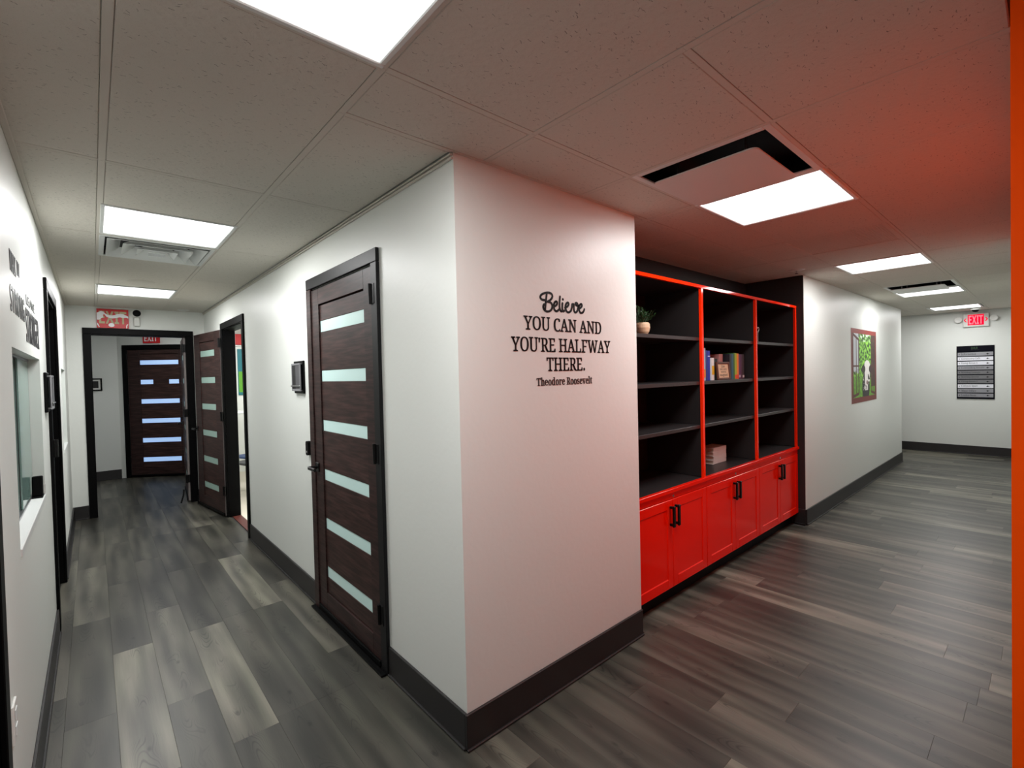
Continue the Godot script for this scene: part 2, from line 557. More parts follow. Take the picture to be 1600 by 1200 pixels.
func build_shell() -> void:
	var paint: Material = M["wall paint"]
	struct("wall_left", wall_with_holes("x", LEFT_X - 0.12, LEFT_X, END_Z - 0.12, 4.0, [[-5.06, -4.3, 0.955, 1.69], [-3.5, -2.55, 0.0, 2.14], [-2.0, -0.83, 0.96, 1.68], [-0.22, 0.72, 0.0, 2.14]]), paint, "long pale wall of the left corridor with reception window and lettering", "wall")
	struct("wall_middle", wall_with_holes("x", 0.0, 0.12, END_Z - 0.12, -0.0004, [[-4.565, -3.62, 0.0, 2.14], [-1.66, -0.74, 0.0, 2.135]]), paint, "pale wall of the left corridor with the closed brown door", "wall")
	struct("wall_end", wall_with_holes("z", END_Z - 0.12, END_Z, LEFT_X - 0.12, 0.0, [[-1.12, -0.2, 0.0, 2.13]]), paint, "pale end wall around the open doorway of the left corridor", "wall")
	struct("wall_front", wall_with_holes("z", -0.12, 0.0, 0.0004, 1.257, []), paint, "pinkish white wall with the big black quotation", "wall")
	var st := begin()
	box(st, Vector3(4.0905, 0, -0.003), Vector3(4.2, CEIL + 0.06, 0))
	box(st, Vector3(4.2005, 0, -0.12), Vector3(8.62, CEIL + 0.06, 0))
	box(st, Vector3(8.5, 0, -2.6), Vector3(8.62, CEIL + 0.06, -0.1205))
	struct("wall_right", st, paint, "grey white wall with the window poster beside the shelving", "wall")
	struct("wall_far", wall_with_holes("x", FAR_X, FAR_X + 0.12, -2.6, 1.65, []), paint, "far wall with the directory board and glowing exit sign", "wall")
	st = begin()
	box(st, Vector3(0.45, 0, 1.53), Vector3(3.9, CEIL + 0.06, 1.65))
	box(st, Vector3(0.45, 0, 1.6505), Vector3(0.57, CEIL + 0.06, 4.0))
	struct("wall_orange", st, M["orange paint"], "bright orange wall edge at the right border of the picture", "wall")
	st = begin()
	box(st, Vector3(3.9005, 0, 1.53), Vector3(FAR_X, CEIL + 0.06, 1.65))
	struct("wall_opposite", st, paint, "pale wall hidden behind the orange wall edge along the right corridor", "wall")
	st = begin()
	box(st, Vector3(LEFT_X, 0, 4.0), Vector3(0.57, CEIL + 0.06, 4.12))
	struct("wall_back", st, paint, "pale wall behind the photographer", "wall")
	st = begin()
	box(st, Vector3(8.62, 0, -2.72), Vector3(FAR_X + 0.12, CEIL + 0.06, -2.6))
	struct("wall_passage", st, paint, "pale wall closing the passage round the far corner", "wall")
	# recess round the shelving, dark
	st = begin()
	box(st, Vector3(1.137, 0, -0.665), Vector3(4.21, CEIL + 0.06, -0.545))
	box(st, Vector3(1.137, 0, -0.5445), Vector3(1.257, CEIL + 0.06, -0.1205))
	box(st, Vector3(4.0902, 0, -0.5445), Vector3(4.2, CEIL + 0.06, -0.0035))
	struct("wall_recess", st, M["charcoal paint"], "charcoal recess wall around and above the red shelving", "wall")
	# lobby beyond the far doorway
	st = begin()
	box(st, Vector3(-1.5, 0, -8.54), Vector3(-0.80, CEIL + 0.06, -8.42))
	box(st, Vector3(-1.62, 0, -8.54), Vector3(-1.5005, CEIL + 0.06, END_Z - 0.1205))
	var d := Vector3(0.803, 0, 0.596).normalized()
	var xf := Transform3D(Basis(d, Vector3.UP, d.cross(Vector3.UP)), Vector3(-0.745, 0, -8.39))
	box(st, Vector3(-0.11, 0, -0.13), Vector3(0.02, CEIL + 0.06, -0.01), 0.0, xf)
	box(st, Vector3(1.09, 0, -0.13), Vector3(1.18, CEIL + 0.06, -0.01), 0.0, xf)
	box(st, Vector3(0.02, 2.16, -0.13), Vector3(1.09, CEIL + 0.06, -0.01), 0.0, xf)
	box(st, Vector3(0.0, 0, -7.85), Vector3(0.12, CEIL + 0.06, END_Z - 0.1205))
	struct("wall_lobby", st, paint, "pale walls of the small lobby seen through the far doorway", "wall")
	# baseboards
	var bh := 0.152
	var bt := 0.012
	var base_at := func(called: String, label: String, boxes: Array):
		var s := begin()
		for b in boxes:
			box(s, b[0], b[1], 0.003)
			# cove lip at the foot
			var l: Vector3 = b[0]
			var h: Vector3 = b[1]
			var grow := Vector3(0.008, 0, 0) if h.x - l.x < h.z - l.z else Vector3(0, 0, 0.008)
			box(s, l - grow, Vector3(h.x, 0.012, h.z) + grow, 0.004)
		struct(called, s, M["base"], label, "baseboard")
	base_at.call("baseboard_left", "dark vinyl baseboard along the left wall under the reception window", [[Vector3(LEFT_X, 0.001, -2.48), Vector3(LEFT_X + bt, bh, -0.29)], [Vector3(LEFT_X, 0.001, END_Z), Vector3(LEFT_X + bt, bh, -3.57)], [Vector3(LEFT_X, 0.001, 0.8), Vector3(LEFT_X + bt, bh, 4.0)]])
	base_at.call("baseboard_middle", "dark vinyl baseboard on both sides of the closed brown door", [[Vector3(-bt, 0.001, -0.674), Vector3(0, bh, 0.0)], [Vector3(-bt, 0.001, -3.555), Vector3(0, bh, -1.737)], [Vector3(-bt, 0.001, END_Z), Vector3(0, bh, -4.632)]])
	base_at.call("baseboard_front", "dark vinyl baseboard under the quotation wall", [[Vector3(-bt, 0.001, 0), Vector3(1.257, bh, bt)]])
	base_at.call("baseboard_right", "dark vinyl baseboard under the poster wall", [[Vector3(4.085, 0.001, 0), Vector3(8.62, bh, bt)], [Vector3(4.078, 0.001, -0.10), Vector3(4.09, bh, 0)], [Vector3(8.62, 0.001, -2.6), Vector3(8.632, bh, 0.0)]])
	base_at.call("baseboard_far", "dark vinyl baseboard under the directory board", [[Vector3(FAR_X - bt, 0.001, -2.6), Vector3(FAR_X, bh, 1.53)]])
	base_at.call("baseboard_orange", "dark vinyl baseboard along the orange wall and the wall beyond it", [[Vector3(0.45, 0.001, 1.518), Vector3(FAR_X - bt, bh, 1.53)]])
	base_at.call("baseboard_end", "dark vinyl baseboard beside the end doorway", [[Vector3(LEFT_X + bt, 0.001, END_Z), Vector3(-1.188, bh, END_Z + bt)], [Vector3(-0.126, 0.001, END_Z), Vector3(-bt, bh, END_Z + bt)]])
	base_at.call("baseboard_lobby", "dark vinyl baseboard in the lobby beyond the doorway", [[Vector3(-1.5, 0.001, -8.42), Vector3(-0.80, bh, -8.408)]])
	# wall angle under the ceiling
	var trim_at := func(called: String, label: String, boxes: Array):
		var s := begin()
		for b in boxes: box(s, b[0], b[1], 0.002)
		struct(called, s, M["grid"], label, "ceiling trim")
	trim_at.call("trim_1", "thin ceiling angle trim along the wall with the closed brown door", [[Vector3(-0.011, CEIL - 0.028, END_Z), Vector3(-0.0005, CEIL - 0.018, 0.0)], [Vector3(-0.016, CEIL - 0.0135, END_Z), Vector3(-0.0005, CEIL - 0.006, 0.0)]])
	trim_at.call("trim_2", "thin ceiling angle trim above the left wall", [[Vector3(LEFT_X, CEIL - 0.006, END_Z), Vector3(LEFT_X + 0.02, CEIL + 0.004, 4.0)]])
	trim_at.call("trim_3", "thin ceiling angle trim above the quotation wall", [[Vector3(0, CEIL - 0.003, 0.0005), Vector3(1.257, CEIL + 0.004, 0.016)]])
	trim_at.call("trim_4", "thin ceiling angle trim above the poster wall", [[Vector3(4.09, CEIL - 0.003, 0.0005), Vector3(8.62, CEIL + 0.004, 0.016)]])

# ---------------------------------------------------------------- floor
func plank_mesh(w: float, l: float, flip: bool, off: float) -> ArrayMesh:
	var st := begin()
	var b := 0.0006
	var t := 0.008
	var x0 := 0.0001
	var x1 := w - 0.0001
	var z0 := 0.0001
	var z1 := l - 0.0001
	var U := func(p: Vector3) -> Vector2:
		var u := p.x / 0.1815
		var v := p.z / 1.22
		if flip: v = 1.0 - v
		return Vector2(clampf(u, 0.01, 0.99), v * 0.98 + 0.01 + off)
	var top := [Vector3(x0 + b, 0, z0 + b), Vector3(x1 - b, 0, z0 + b), Vector3(x1 - b, 0, z1 - b), Vector3(x0 + b, 0, z1 - b)]
	var rim := [Vector3(x0, -b, z0), Vector3(x1, -b, z0), Vector3(x1, -b, z1), Vector3(x0, -b, z1)]
	var low := [Vector3(x0, -t, z0), Vector3(x1, -t, z0), Vector3(x1, -t, z1), Vector3(x0, -t, z1)]
	var face := func(A: Vector3, B: Vector3, C: Vector3, D: Vector3, n: Vector3):
		tri(st, A, B, C, n, U.call(A), U.call(B), U.call(C))
		tri(st, A, C, D, n, U.call(A), U.call(C), U.call(D))
	face.call(top[0], top[1], top[2], top[3], Vector3.UP)
	var ns := [Vector3(0, 0, -1), Vector3(1, 0, 0), Vector3(0, 0, 1), Vector3(-1, 0, 0)]
	for k in 4:
		var j := (k + 1) % 4
		face.call(top[k], top[j], rim[j], rim[k], ns[k] + Vector3.UP)
		face.call(rim[k], rim[j], low[j], low[k], ns[k])
	return done(st)

func build_floor() -> void:
	var st := begin()
	box(st, Vector3(-4.2, -0.15, -9.2), Vector3(10.3, -0.008, 4.2))
	var fl := struct("floor", st, M["subfloor"], "grey wood plank floor running through both corridors", "floor")
	var cache := {}
	var pitch := 0.1815
	var length := 1.22
	var lay := func(x0: float, x1: float, z0: float, z1: float, tone: int, pic: int, flip: bool):
		if x1 - x0 < 0.012 or z1 - z0 < 0.02: return
		var key := "%.4f %.4f %s" % [x1 - x0, z1 - z0, flip]
		if not cache.has(key): cache[key] = plank_mesh(x1 - x0, z1 - z0, flip, 0.0)
		put("plank", cache[key], M["plank %d %d" % [pic, tone]], fl, Vector3(x0, 0, z0))
	# columns seen in the photograph: joint position and the planks that are clearly paler
	var joint := {-1: -2.53, 0: -1.94, 2: -1.93, 4: -1.963, -2: -0.4, 1: -1.2, 3: -0.75, 5: -1.1}
	var pale := {"-1:-1": 4, "-1:-2": 2, "0:0": 5, "0:-1": 1, "2:0": 5, "2:-1": 0, "4:-1": 5, "3:0": 1, "1:0": 1, "4:0": 0, "1:1": 1, "3:1": 1, "5:0": 1}
	for c in range(-2, 62):
		var x0 := -1.075 + c * pitch
		var x1 := x0 + pitch
		var lim := [[-8.6, 1.53]]
		if x0 < -1.07: lim = [[-8.6, 1.9]]
		if x0 < 0.0 and x1 > 0.0: lim = [[-8.0, 1.9]]
		elif x0 >= 0.0: lim = [[0.0, 1.53]]
		elif x0 > -1.08: lim = [[-8.6, 1.9]]
		if x0 >= 1.24 and x1 <= 4.1: lim = [[-0.14, 1.53]]
		if x0 > 0.0 and x1 < 0.45: lim = [[0.0, 1.9]]
		if x1 > 8.62: lim = [[-2.6, 1.53]]
		x0 = maxf(x0, LEFT_X - 0.02)
		x1 = minf(x1, FAR_X)
		var j: float = joint.get(c, rng.randf() * length)
		for seg in lim:
			var k0 := int(floor((seg[0] - j) / length))
			for k in range(k0, int(ceil((seg[1] - j) / length))):
				var a: float = maxf(seg[0], j + k * length)
				var b: float = minf(seg[1], j + (k + 1) * length)
				var roll := rng.randf()
				var tone := 0 if roll < 0.16 else 1 if roll < 0.44 else 2 if roll < 0.68 else 3 if roll < 0.85 else 4
				if c > 6 and rng.randf() < 0.30: tone = 4 + rng.randi() % 2
				tone = pale.get("%d:%d" % [c, k], tone)
				lay.call(x0, x1, a, b, tone, rng.randi() % 4, rng.randf() < 0.5)

# ---------------------------------------------------------------- ceiling
func grid_x() -> Array:
	var out := [LEFT_X, -1.06, -0.455]
	for k in 17: out.append(PX0 + k * 0.617)
	out.append(FAR_X)
	return out

func grid_z() -> Array:
	var out := []
	for k in range(9, 0, -1): out.append(PZ0 - k * 0.62)
	for z in [PZ0, 0.912, 1.53, 2.135, 2.74, 3.35, 4.0]: out.append(z)
	return out

func open_ceiling(x: float, z: float) -> bool:
	if x < 0.0: return z > END_Z and z < 4.0
	if z > 1.53: return x < 0.45
	if z > 0.0: return true
	if x > 1.257 and x < 4.09: return z > -0.545
	return x > 8.62 and z > -2.6

func build_ceiling() -> void:
	var st := begin()
	box(st, Vector3(-4.2, CEIL + 0.07, -9.2), Vector3(10.3, CEIL + 0.2, 4.2))
	var ce := struct("ceiling", st, M["plain paint"], "suspended ceiling of white mineral tiles in a square grid", "ceiling")
	var gx := grid_x()
	var gz := grid_z()
	# cells taken by lamps and vents
	var taken := {}
	for p in [[-0.76, 0.61], [-0.76, -1.84], [-0.76, -4.37], [1.69, 0.61], [4.16, 0.61], [6.64, 0.6], [9.1, 0.6], [-0.76, -2.48], [1.08, 0.61], [6.03, 0.61], [2.93, 0.61]]:
		taken[Vector2i(gx.bsearch(p[0]) - 1, gz.bsearch(p[1]) - 1)] = true
	var tile_mesh := func(w: float, l: float) -> ArrayMesh:
		var s := begin()
		var e := 0.003
		var y := 0.003
		var top := [Vector3(e, 0, e), Vector3(w - e, 0, e), Vector3(w - e, 0, l - e), Vector3(e, 0, l - e)]
		var rim := [Vector3(0, y, 0), Vector3(w, y, 0), Vector3(w, y, l), Vector3(0, y, l)]
		var hi := [Vector3(0, 0.016, 0), Vector3(w, 0.016, 0), Vector3(w, 0.016, l), Vector3(0, 0.016, l)]
		var U := func(p: Vector3) -> Vector2: return Vector2(p.x, p.z) / 0.617
		var f := func(A: Vector3, B: Vector3, C: Vector3, D: Vector3, n: Vector3):
			tri(s, A, B, C, n, U.call(A), U.call(B), U.call(C))
			tri(s, A, C, D, n, U.call(A), U.call(C), U.call(D))
		f.call(top[0], top[1], top[2], top[3], Vector3.DOWN)
		f.call(hi[0], hi[1], hi[2], hi[3], Vector3.UP)
		var ns := [Vector3(0, 0, -1), Vector3(1, 0, 0), Vector3(0, 0, 1), Vector3(-1, 0, 0)]
		for k in 4:
			var j := (k + 1) % 4
			f.call(top[k], top[j], rim[j], rim[k], ns[k] + Vector3.DOWN)
			f.call(rim[k], rim[j], hi[j], hi[k], ns[k])
		return done(s)
	var cache := {}
	var bars := begin()
	var hw := 0.0115
	var bar := func(x0: float, x1: float, z0: float, z1: float):
		if x1 - x0 > 0.001 and z1 - z0 > 0.001: box(bars, Vector3(x0, CEIL - 0.0004, z0), Vector3(x1, CEIL + 0.004, z1), 0.0008)
	for i in gx.size() - 1:
		var x0: float = gx[i]
		var x1: float = gx[i + 1]
		# the left corridor has tiles of double length, halved only round the lamps and the vent
		var lines := gz
		if x0 < -0.5 and x0 > -1.2: lines = [END_Z, -4.655, -4.035, -2.795, -2.175, -1.555, -0.935, PZ0, 0.912, 2.135, 3.35, 4.0]
		elif x0 < 0.0: lines = [END_Z, -4.655, -3.415, -2.175, -0.935, PZ0, 1.53, 2.74, 4.0]
		elif x0 > 8.0: lines = [-2.6, -1.86, -1.24, -0.62, 0.0, PZ0, 0.912, 1.53]
		for k in lines.size() - 1:
			var z0: float = lines[k]
			var z1: float = lines[k + 1]
			var pieces := [[x0, x1, z0, z1]]
			if x0 < 0.0 and x1 > 0.0:
				pieces = [[x0, 0.0, z0, minf(z1, 0.0)], [x0, x1, maxf(z0, 0.0), z1]] if z0 < 0.0 and z1 > 0.0 else [[x0, 0.0 if z1 <= 0.0 else x1, z0, z1]]
			elif x0 >= 0.0 and z0 < 0.0:
				pieces = [[x0, x1, 0.0, z1]]
				var lo := maxf(x0, 1.257)
				var hi := minf(x1, 4.09)
				if hi > lo and z1 > -0.545: pieces.append([lo, hi, maxf(z0, -0.545), minf(z1, 0.0)])
				if x1 > 8.62: pieces.append([maxf(x0, 8.62), x1, maxf(z0, -2.6), minf(z1, 0.0)])
			elif x0 >= 0.0 and z0 >= 1.5:
				pieces = [] if x0 >= 0.45 else [[x0, minf(x1, 0.45), z0, z1]]
			for p in pieces:
				if p[1] - p[0] < 0.03 or p[3] - p[2] < 0.03: continue
				# tee bars under two sides of each cell
				bar.call(p[0] - hw if p[0] > LEFT_X + 0.01 else p[0], p[0] + hw, p[2], p[3])
				bar.call(p[0] + hw, p[1] - hw if p[1] < FAR_X - 0.01 else p[1], p[2] - hw, p[2] + hw)
				if taken.has(Vector2i(i, gz.bsearch((z0 + z1) * 0.5) - 1)) and z1 - z0 < 0.7: continue
				var g := hw + 0.0008
				var w: float = p[1] - p[0] - g * 2
				var l: float = p[3] - p[2] - g * 2
				if w < 0.02 or l < 0.02: continue
				var key := "%.3f %.3f" % [w, l]
				if not cache.has(key): cache[key] = tile_mesh.call(w, l)
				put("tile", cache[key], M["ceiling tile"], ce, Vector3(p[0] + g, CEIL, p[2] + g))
	put("ceiling_grid", done(bars), M["grid"], ce)

# ---------------------------------------------------------------- doors
func door_leaf(root: Node3D, xf: Transform3D, w: float, s0: float, s1: float, glass: Material, hinge_right := true, plate := false) -> void:
	# a brown door leaf: width along local x, front face at z = 0, thickness behind it
	var T := 0.042
	var H := 2.122
	var bot := 0.014
	var wood: Material = M["door wood"]
	var add := func(called: String, lo: Vector3, hi: Vector3, m: Material, bevel := 0.0015):
		var o := put(called, bx(lo, hi, bevel), m, root)
		o.transform = xf
		return o
	add.call("stile", Vector3(0, bot, -T), Vector3(s0, H, 0), M["door stile"])
	add.call("stile", Vector3(s1, bot, -T), Vector3(w, H, 0), M["door stile"])
	add.call("top_rail", Vector3(s0, 2.02, -T), Vector3(s1, H, 0), wood)
	add.call("bottom_rail", Vector3(s0, bot, -T), Vector3(s1, 0.15, 0), M["door stile"])
	var ys := [1.878, 1.56, 1.242, 0.923, 0.605, 0.288]
	var at := 0.155
	for k in range(5, -1, -1):
		add.call("panel", Vector3(s0, at, -T + 0.006), Vector3(s1, ys[k] - 0.036, -0.008), wood, 0.001)
		add.call("glass_strip", Vector3(s0 + 0.001, ys[k] - 0.0355, -T + 0.008), Vector3(s1 - 0.001, ys[k] + 0.0355, -0.011), glass, 0.001)
		at = ys[k] + 0.036
	add.call("panel", Vector3(s0, at, -T + 0.006), Vector3(s1, 2.012, -0.008), wood, 0.001)
	if plate: add.call("blanking_plate", Vector3(lerpf(s0, s1, 0.33), 1.51, -0.0105), Vector3(lerpf(s0, s1, 0.74), 1.61, -0.002), M["door stile"])
	var ex := w if hinge_right else 0.0
	var ed := 1.0 if hinge_right else -1.0
	add.call("edge_band", Vector3(minf(ex, ex + ed * 0.0015), bot, -T), Vector3(maxf(ex, ex + ed * 0.0015), H, -0.001), M["edge band"], 0.0)
	add.call("door_sweep", Vector3(0.005, bot, 0.0005), Vector3(w - 0.005, 0.045, 0.012), M["black"], 0.003)
	# lever handle
	var hx := 0.035 if hinge_right else w - 0.035
	var dir := 1.0 if hinge_right else -1.0
	var st := begin()
	box(st, Vector3(hx - 0.026, 0.93, 0.0003), Vector3(hx + 0.026, 0.99, 0.008), 0.003)
	tube(st, [Vector3(hx, 0.96, 0.006), Vector3(hx, 0.96, 0.056)], 0.011, 12)
	box(st, Vector3(minf(hx - dir * 0.012, hx + dir * 0.11), 0.949, 0.05), Vector3(maxf(hx - dir * 0.012, hx + dir * 0.11), 0.971, 0.066), 0.004)
	var h := put("lever_handle", done(st), M["black metal"], root)
	h.transform = xf
	for y in [1.975, 1.145, 0.30]:
		st = begin()
		var hw := w if hinge_right else 0.0
		tube(st, [Vector3(hw + dir * 0.004, y - 0.052, 0.011), Vector3(hw + dir * 0.004, y + 0.052, 0.013)], 0.0105, 12)
		box(st, Vector3(minf(hw, hw + dir * 0.042), y - 0.052, 0.001), Vector3(maxf(hw, hw + dir * 0.042), y + 0.052, 0.0105), 0.001)
		box(st, Vector3(minf(hw + dir * 0.0016, hw + dir * 0.004), y - 0.05, -0.045), Vector3(maxf(hw + dir * 0.0016, hw + dir * 0.004), y + 0.05, 0.0), 0.0)
		var g := put("hinge", done(st), M["black metal"], root)
		g.transform = xf

func casing(root: Node3D, xf: Transform3D, w: float, cw0: float, cw1: float, top: float, depth: float, proud := 0.018, m: Material = null, brown := false) -> void:
	# opening of clear width w from local x = 0, front of the wall at z = 0; jambs lie inside the opening
	var mm: Material = m if m else M["casing"]
	for side in [[-cw0, 0.0], [w, w + cw1]]:
		var pm: Material = M["door stile"] if brown and side[0] < 0.0 else mm
		var o := put("casing_post", bx(Vector3(side[0], 0.001, 0.0005), Vector3(side[1], top - 0.0705, proud), 0.003), pm, root)
		o.transform = xf
	var head := put("casing_head", bx(Vector3(-cw0, top - 0.07, 0.0005), Vector3(w + cw1, top, proud), 0.003), mm, root)
	head.transform = xf
	for side in [[-0.002, 0.0], [w, w + 0.002]]:
		var o := put("jamb", bx(Vector3(side[0] - (0.012 if side[0] < 0 else 0.0), 0.001, -depth), Vector3(side[1] + (0.012 if side[0] > 0 else 0.0), top - 0.066, 0.0), 0.001), mm, root)
		o.transform = xf
	var lint := put("jamb_head", bx(Vector3(0.0005, top - 0.08, -depth), Vector3(w - 0.0005, top - 0.0705, 0.0), 0.001), mm, root)
	lint.transform = xf

func build_doors() -> void:
	# 1: closed brown door in the middle wall
	var t := thing("door_1", Vector3(0, 0, -1.655), -PI / 2, "closed dark brown door with six white glass strips near the lettered corner", "door", "", "structure")
	casing(t, Transform3D.IDENTITY, 0.912, 0.078, 0.068, 2.205, 0.118, 0.02, null, true)
	door_leaf(t, Transform3D(Basis.IDENTITY, Vector3(0.002, 0, 0.012)), 0.908, 0.125, 0.803, M["frosted glass"])
	put("threshold", bx(Vector3(-0.07, 0.001, 0.021), Vector3(0.975, 0.012, 0.05), 0.004), M["black"], t)
	# 2: open doorway in the end wall, its leaf folded back into the lobby
	t = thing("door_2", Vector3(-1.112, 0, END_Z), 0.0, "open black framed doorway under the white-smeared exit sign", "door", "", "structure")
	casing(t, Transform3D.IDENTITY, 0.902, 0.074, 0.082, 2.192, 0.118, 0.02, M["black"])
	var a := Vector3(-0.155, 0, -6.66)
	var b := Vector3(-0.232, 0, -5.76)
	var d := (b - a).normalized()
	var xf := Transform3D(Basis(d, Vector3.UP, d.cross(Vector3.UP)), a - t.position)
	door_leaf(t, xf, 0.90, 0.125, 0.80, M["frosted glass"])
	var st := begin()
	tube(st, [Vector3(0.832, 0.17, -0.02), Vector3(0.822, 0.10, 0.0), Vector3(0.80, 0.03, 0.02), Vector3(0.795, 0.012, 0.02)], 0.009, 8)
	put("door_holder", done(st), M["black metal"], t)
	# 3: open doorway in the middle wall, leaf swung into the corridor
	t = thing("door_3", Vector3(0, 0, -4.56), -PI / 2, "open black doorway with its brown leaf swung back against the corridor wall", "door", "", "structure")
	casing(t, Transform3D.IDENTITY, 0.935, 0.07, 0.065, 2.19, 0.118, 0.018, M["black"])
	a = Vector3(-0.15, 0, -5.506)
	b = Vector3(-0.028, 0, -4.612)
	d = (b - a).normalized()
	var z := d.cross(Vector3.UP)
	var into := t.transform.affine_inverse()
	xf = into * Transform3D(Basis(d, Vector3.UP, z), a)
	door_leaf(t, xf, 0.904, 0.20, 0.715, M["frosted glass backlit"])
	st = begin()
	tube(st, [Vector3(0, 0, 0), Vector3(0, -0.09, 0.0), Vector3(0.006, -0.105, 0.0)], 0.008, 8)
	var hold := put("door_holder", done(st), M["black metal"], t)
	hold.transform = xf * Transform3D(Basis.IDENTITY, Vector3(0.03, 0.115, 0.022))
	put("threshold_strip", bx(Vector3(0.01, 0.0012, -0.118), Vector3(0.925, 0.006, -0.03), 0.002), M["brown strip"], t)
	# 4: exit door of the lobby, in the slanting wall
	d = Vector3(0.803, 0, 0.596).normalized()
	t = thing("door_4", Vector3(-0.745, 0, -8.39) + d * 0.07, atan2(-d.z, d.x), "dark exit door with bluish glass strips glowing as daylight in the lobby beyond", "door", "", "structure")
	casing(t, Transform3D.IDENTITY, 0.975, 0.065, 0.045, 2.165, 0.10, 0.012, M["black"])
	door_leaf(t, Transform3D(Basis.IDENTITY, Vector3(0.003, 0, -0.015)), 0.969, 0.184, 0.782, M["daylight glow glass"], false, true)
	# 5: closed black door in the left wall
	t = thing("door_5", Vector3(LEFT_X, 0, -2.56), PI / 2, "black door in the left wall past the reception window", "door", "", "structure")
	casing(t, Transform3D.IDENTITY, 0.93, 0.07, 0.07, 2.205, 0.118, 0.016, M["black"])
	st = begin()
	box(st, Vector3(0.003, 0.014, -0.118), Vector3(0.927, 2.12, -0.09), 0.002)
	put("leaf", done(st), M["casing"], t)
	st = begin()
	for y in [1.145]:
		tube(st, [Vector3(-0.03, y - 0.055, 0.028), Vector3(-0.03, y + 0.055, 0.028)], 0.010, 10)
		box(st, Vector3(-0.05, y - 0.055, 0.0165), Vector3(-0.01, y + 0.055, 0.024), 0.002)
	put("hinge", done(st), M["black metal"], t)
	# 6: black door frame at the very left edge
	t = thing("door_6", Vector3(LEFT_X, 0, 0.71), PI / 2, "black door frame cut off at the lower left corner", "door", "", "structure")
	casing(t, Transform3D.IDENTITY, 0.92, 0.07, 0.07, 2.205, 0.118, 0.016, M["black"])
	put("leaf", bx(Vector3(0.003, 0.014, -0.06), Vector3(0.917, 2.12, -0.02), 0.002), M["casing"], t)

# ---------------------------------------------------------------- reception windows
func build_windows() -> void:
	for k in 2:
		var z0: float = [-2.0, -5.06][k]
		var z1: float = [-0.83, -4.30][k]
		var y0: float = [0.96, 0.955][k]
		var y1: float = [1.68, 1.69][k]
		var t := thing("window_%d" % (k + 1), Vector3(LEFT_X, 0, 0), 0.0, ["reception window with teal glass and white ledge in the left wall", "second small window opening near the end of the left wall"][k], "window", "", "structure")
		put("sill", bx(Vector3(-0.12, y0 - 0.03, z0 + 0.001), Vector3(0.004, y0 + 0.001, z1 - 0.001), 0.003), M["white enamel"], t)
		var st := begin()
		box(st, Vector3(-0.062, y0 + 0.0015, z0 + 0.001), Vector3(-0.042, y0 + 0.012, z1 - 0.001), 0.001)
		box(st, Vector3(-0.062, y1 - 0.012, z0 + 0.001), Vector3(-0.042, y1 - 0.0005, z1 - 0.001), 0.001)
		put("glass_track", done(st), M["steel"], t)
		var zm := lerpf(z0, z1, 0.40) if k == 0 else lerpf(z0, z1, 0.5)
		put("sliding_pane", bx(Vector3(-0.052, y0 + 0.013, z0 + 0.002), Vector3(-0.046, y1 - 0.013, zm)), M["teal glass"], t)
		put("fixed_pane", bx(Vector3(-0.060, y0 + 0.013, zm - 0.03), Vector3(-0.054, y1 - 0.013, z1 - 0.002)), M["clear glass"], t)
	var st := begin()
	box(st, Vector3(-4.12, 0, -5.6), Vector3(-4.0, CEIL + 0.06, 0.0))
	box(st, Vector3(-4.0, 0, -5.72), Vector3(LEFT_X - 0.1205, CEIL + 0.06, -5.6))
	box(st, Vector3(-4.0, 0, -0.12), Vector3(LEFT_X - 0.1205, CEIL + 0.06, 0.0))
	struct("wall_office", st, M["plain paint"], "dim walls of the office behind the reception glass", "wall")

# ---------------------------------------------------------------- vents and ceiling fittings
func plaque(at: Vector3, label: String) -> void:
	var t := thing("air_diffuser", at, 0.0, label, "air vent", "flat plate air diffusers")
	var st := begin()
	var h := 0.300
	var o := 0.272
	for s in [-1.0, 1.0]:
		box(st, Vector3(-h, -0.002, minf(s * o, s * h)), Vector3(h, 0.006, maxf(s * o, s * h)), 0.002)
		box(st, Vector3(minf(s * o, s * h), -0.002, -o), Vector3(maxf(s * o, s * h), 0.006, o), 0.002)
	put("frame", done(st), M["white enamel"], t)
	st = begin()
	for s in [-1.0, 1.0]:
		box(st, Vector3(-0.285, 0.0065, s * 0.28 - 0.006), Vector3(0.285, 0.066, s * 0.28 + 0.006))
		box(st, Vector3(s * 0.28 - 0.006, 0.0065, -0.273), Vector3(s * 0.28 + 0.006, 0.066, 0.273))
	box(st, Vector3(-0.285, 0.0665, -0.285), Vector3(0.285, 0.069, 0.285))
	put("throat", done(st), M["black"], t)
	st = begin()
	prism(st, round_rect(0.462, 0.462, 0.03), -0.003, 0.003)
	var p := put("plate", done(st), M["white enamel"], t)
	p.rotation.x = PI / 2
	p.position = Vector3(0.012, -0.029, -0.012)
	for s in [Vector2(-1, -1), Vector2(1, -1), Vector2(1, 1), Vector2(-1, 1)]:
		st = begin()
		tube(st, [Vector3(s.x * 0.15, p.position.y + 0.0032, s.y * 0.15), Vector3(s.x * 0.15, 0.066, s.y * 0.15)], 0.006, 8)
		put("hanger", done(st), M["steel"], t)

